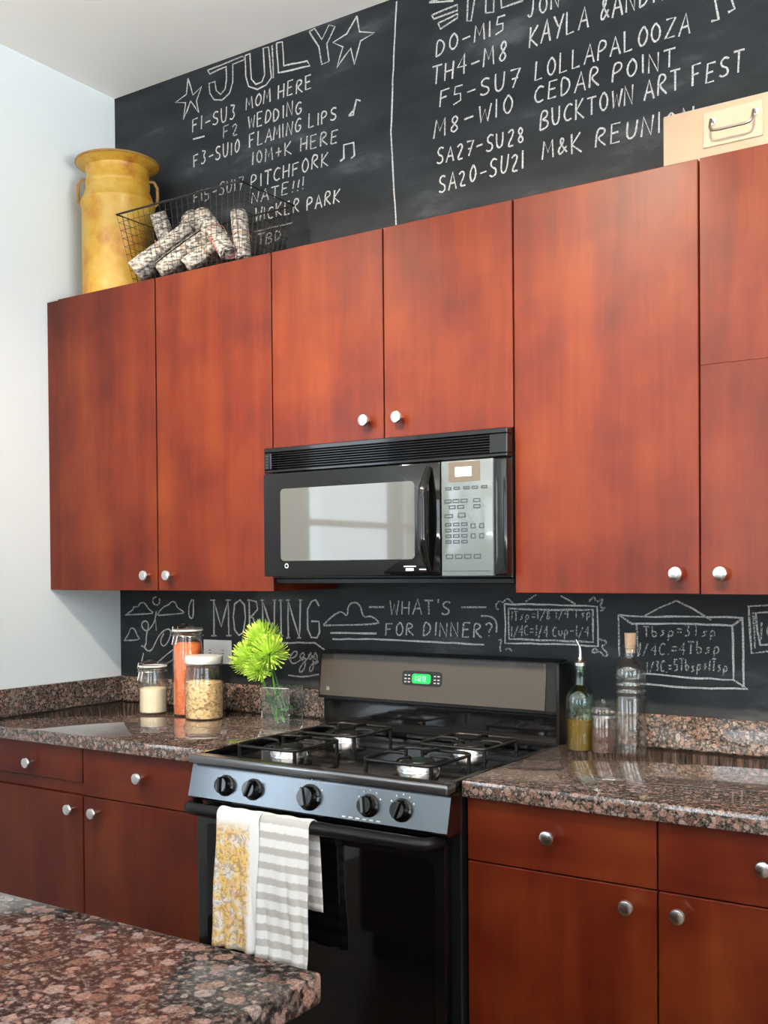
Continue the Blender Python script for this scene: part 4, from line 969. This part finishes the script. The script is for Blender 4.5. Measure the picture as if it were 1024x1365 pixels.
# rolled newspapers
M_news = newsprint()
def paper(label, a, b, r, seed):
    a, b = Vector(a), Vector(b); d = (b-a).normalized(); L = (b-a).length
    t = thing('rolled_newspaper', label, 'newspaper', a, group=None)
    u, v = frame_of(d); bm = NB(); N = 66; rows = []; rnd = random.Random(seed); ph = rnd.uniform(0, 6)
    for i in range(N):
        ang = i/N*2*PI*3.0; rr = r*(.50+.50*i/(N-1))
        rw = []
        for q in (0, .25, .5, .75, 1):
            k = 1 + .05*math.sin(q*5+ph+ang*.0); off = (u*math.cos(ang+ph)+v*math.sin(ang+ph)*.88)*rr*k
            rw.append(bm.verts.new(a + d*(L*q + (.004*math.sin(ang*1.7+ph) if q in (0, 1) else 0)) + off))
        rows.append(rw)
    for A, B in zip(rows, rows[1:]):
        for k in range(4): bm.faces.new((A[k], A[k+1], B[k+1], B[k]))
    o = ob('sheet', bm, M_news, t, True); solidify(o, .0012)
    bm = NB(); m_ = a.lerp(b, .48); P = [m_+(u*math.cos(2*PI*k/20)+v*math.sin(2*PI*k/20)*.9)*(r*1.09) for k in range(20)]; tube(bm, P, .0012, 5, closed=True)
    ob('rubber_band', bm, plain('rubber_band', (.45, .22, .12), .6), t)
z0 = TZ
paper('fat rolled newspaper lowest at the left end of the wire basket pile', (-.590, -.268, z0+.050), (-.425, -.185, z0+.175), .043, 1)
paper('rolled newspaper sloping up beside the fat roll in the basket front', (-.490, -.262, z0+.040), (-.315, -.200, z0+.150), .033, 2)
paper('short rolled newspaper low in the middle of the basket pile', (-.375, -.262, z0+.036), (-.255, -.21, z0+.120), .030, 3)
paper('white rolled newspaper sloping down to the right across the basket', (-.335, -.235, z0+.190), (-.205, -.262, z0+.045), .031, 4)
paper('rolled newspaper standing almost upright at the right end of the basket', (-.180, -.225, z0+.028), (-.235, -.180, z0+.190), .029, 5)
paper('upright rolled newspaper at the left back with a red printed page', (-.520, -.150, z0+.060), (-.560, -.200, z0+.245), .031, 6)
paper('rolled newspaper behind the others in the upper left of the basket', (-.395, -.12, z0+.090), (-.475, -.15, z0+.235), .038, 7)
# beige box
t = thing('storage_box', 'beige metal box with a steel pull handle on the right cabinet top', 'box', (1.35, -.17, TZ))
M_bb = plain('beige_enamel', (.31, .235, .165), .5, noise=.12, nscale=14)
bm = NB(); box(bm, 1.130, 1.62, -.285, -.03, TZ, TZ+.124, .003, 2); b_ = ob('body', bm, M_bb, t, True)
bm = NB(); box(bm, 1.222, 1.352, -.2885, -.2845, TZ+.030, TZ+.108, .0015); pl = ob('label_plate', bm, plain('pale_beige_enamel', (.35, .28, .205), .4), t)
hz_ = TZ+.062
bm = NB(); tube(bm, [(1.245, -.288, hz_+.022), (1.245, -.308, hz_+.020), (1.245, -.318, hz_), (1.250, -.320, hz_-.008), (1.262, -.320, hz_-.010), (1.322, -.320, hz_-.010), (1.332, -.320, hz_-.008), (1.337, -.318, hz_), (1.337, -.308, hz_+.020), (1.337, -.288, hz_+.022)], .0030, 8); ob('handle', bm, plain('dull_iron', (.22, .20, .18), .35, metal=1), t, True)
for xx in (1.245, 1.337):
    bm = NB(); lathe(bm, [(.009, 0), (.008, .004), (0, .005)], 16, xx, -.2885, hz_+.022, cap0=True, mat=Matrix.Rotation(PI/2, 3, 'X')); ob('rivet', bm, M_nickel, pl, True)
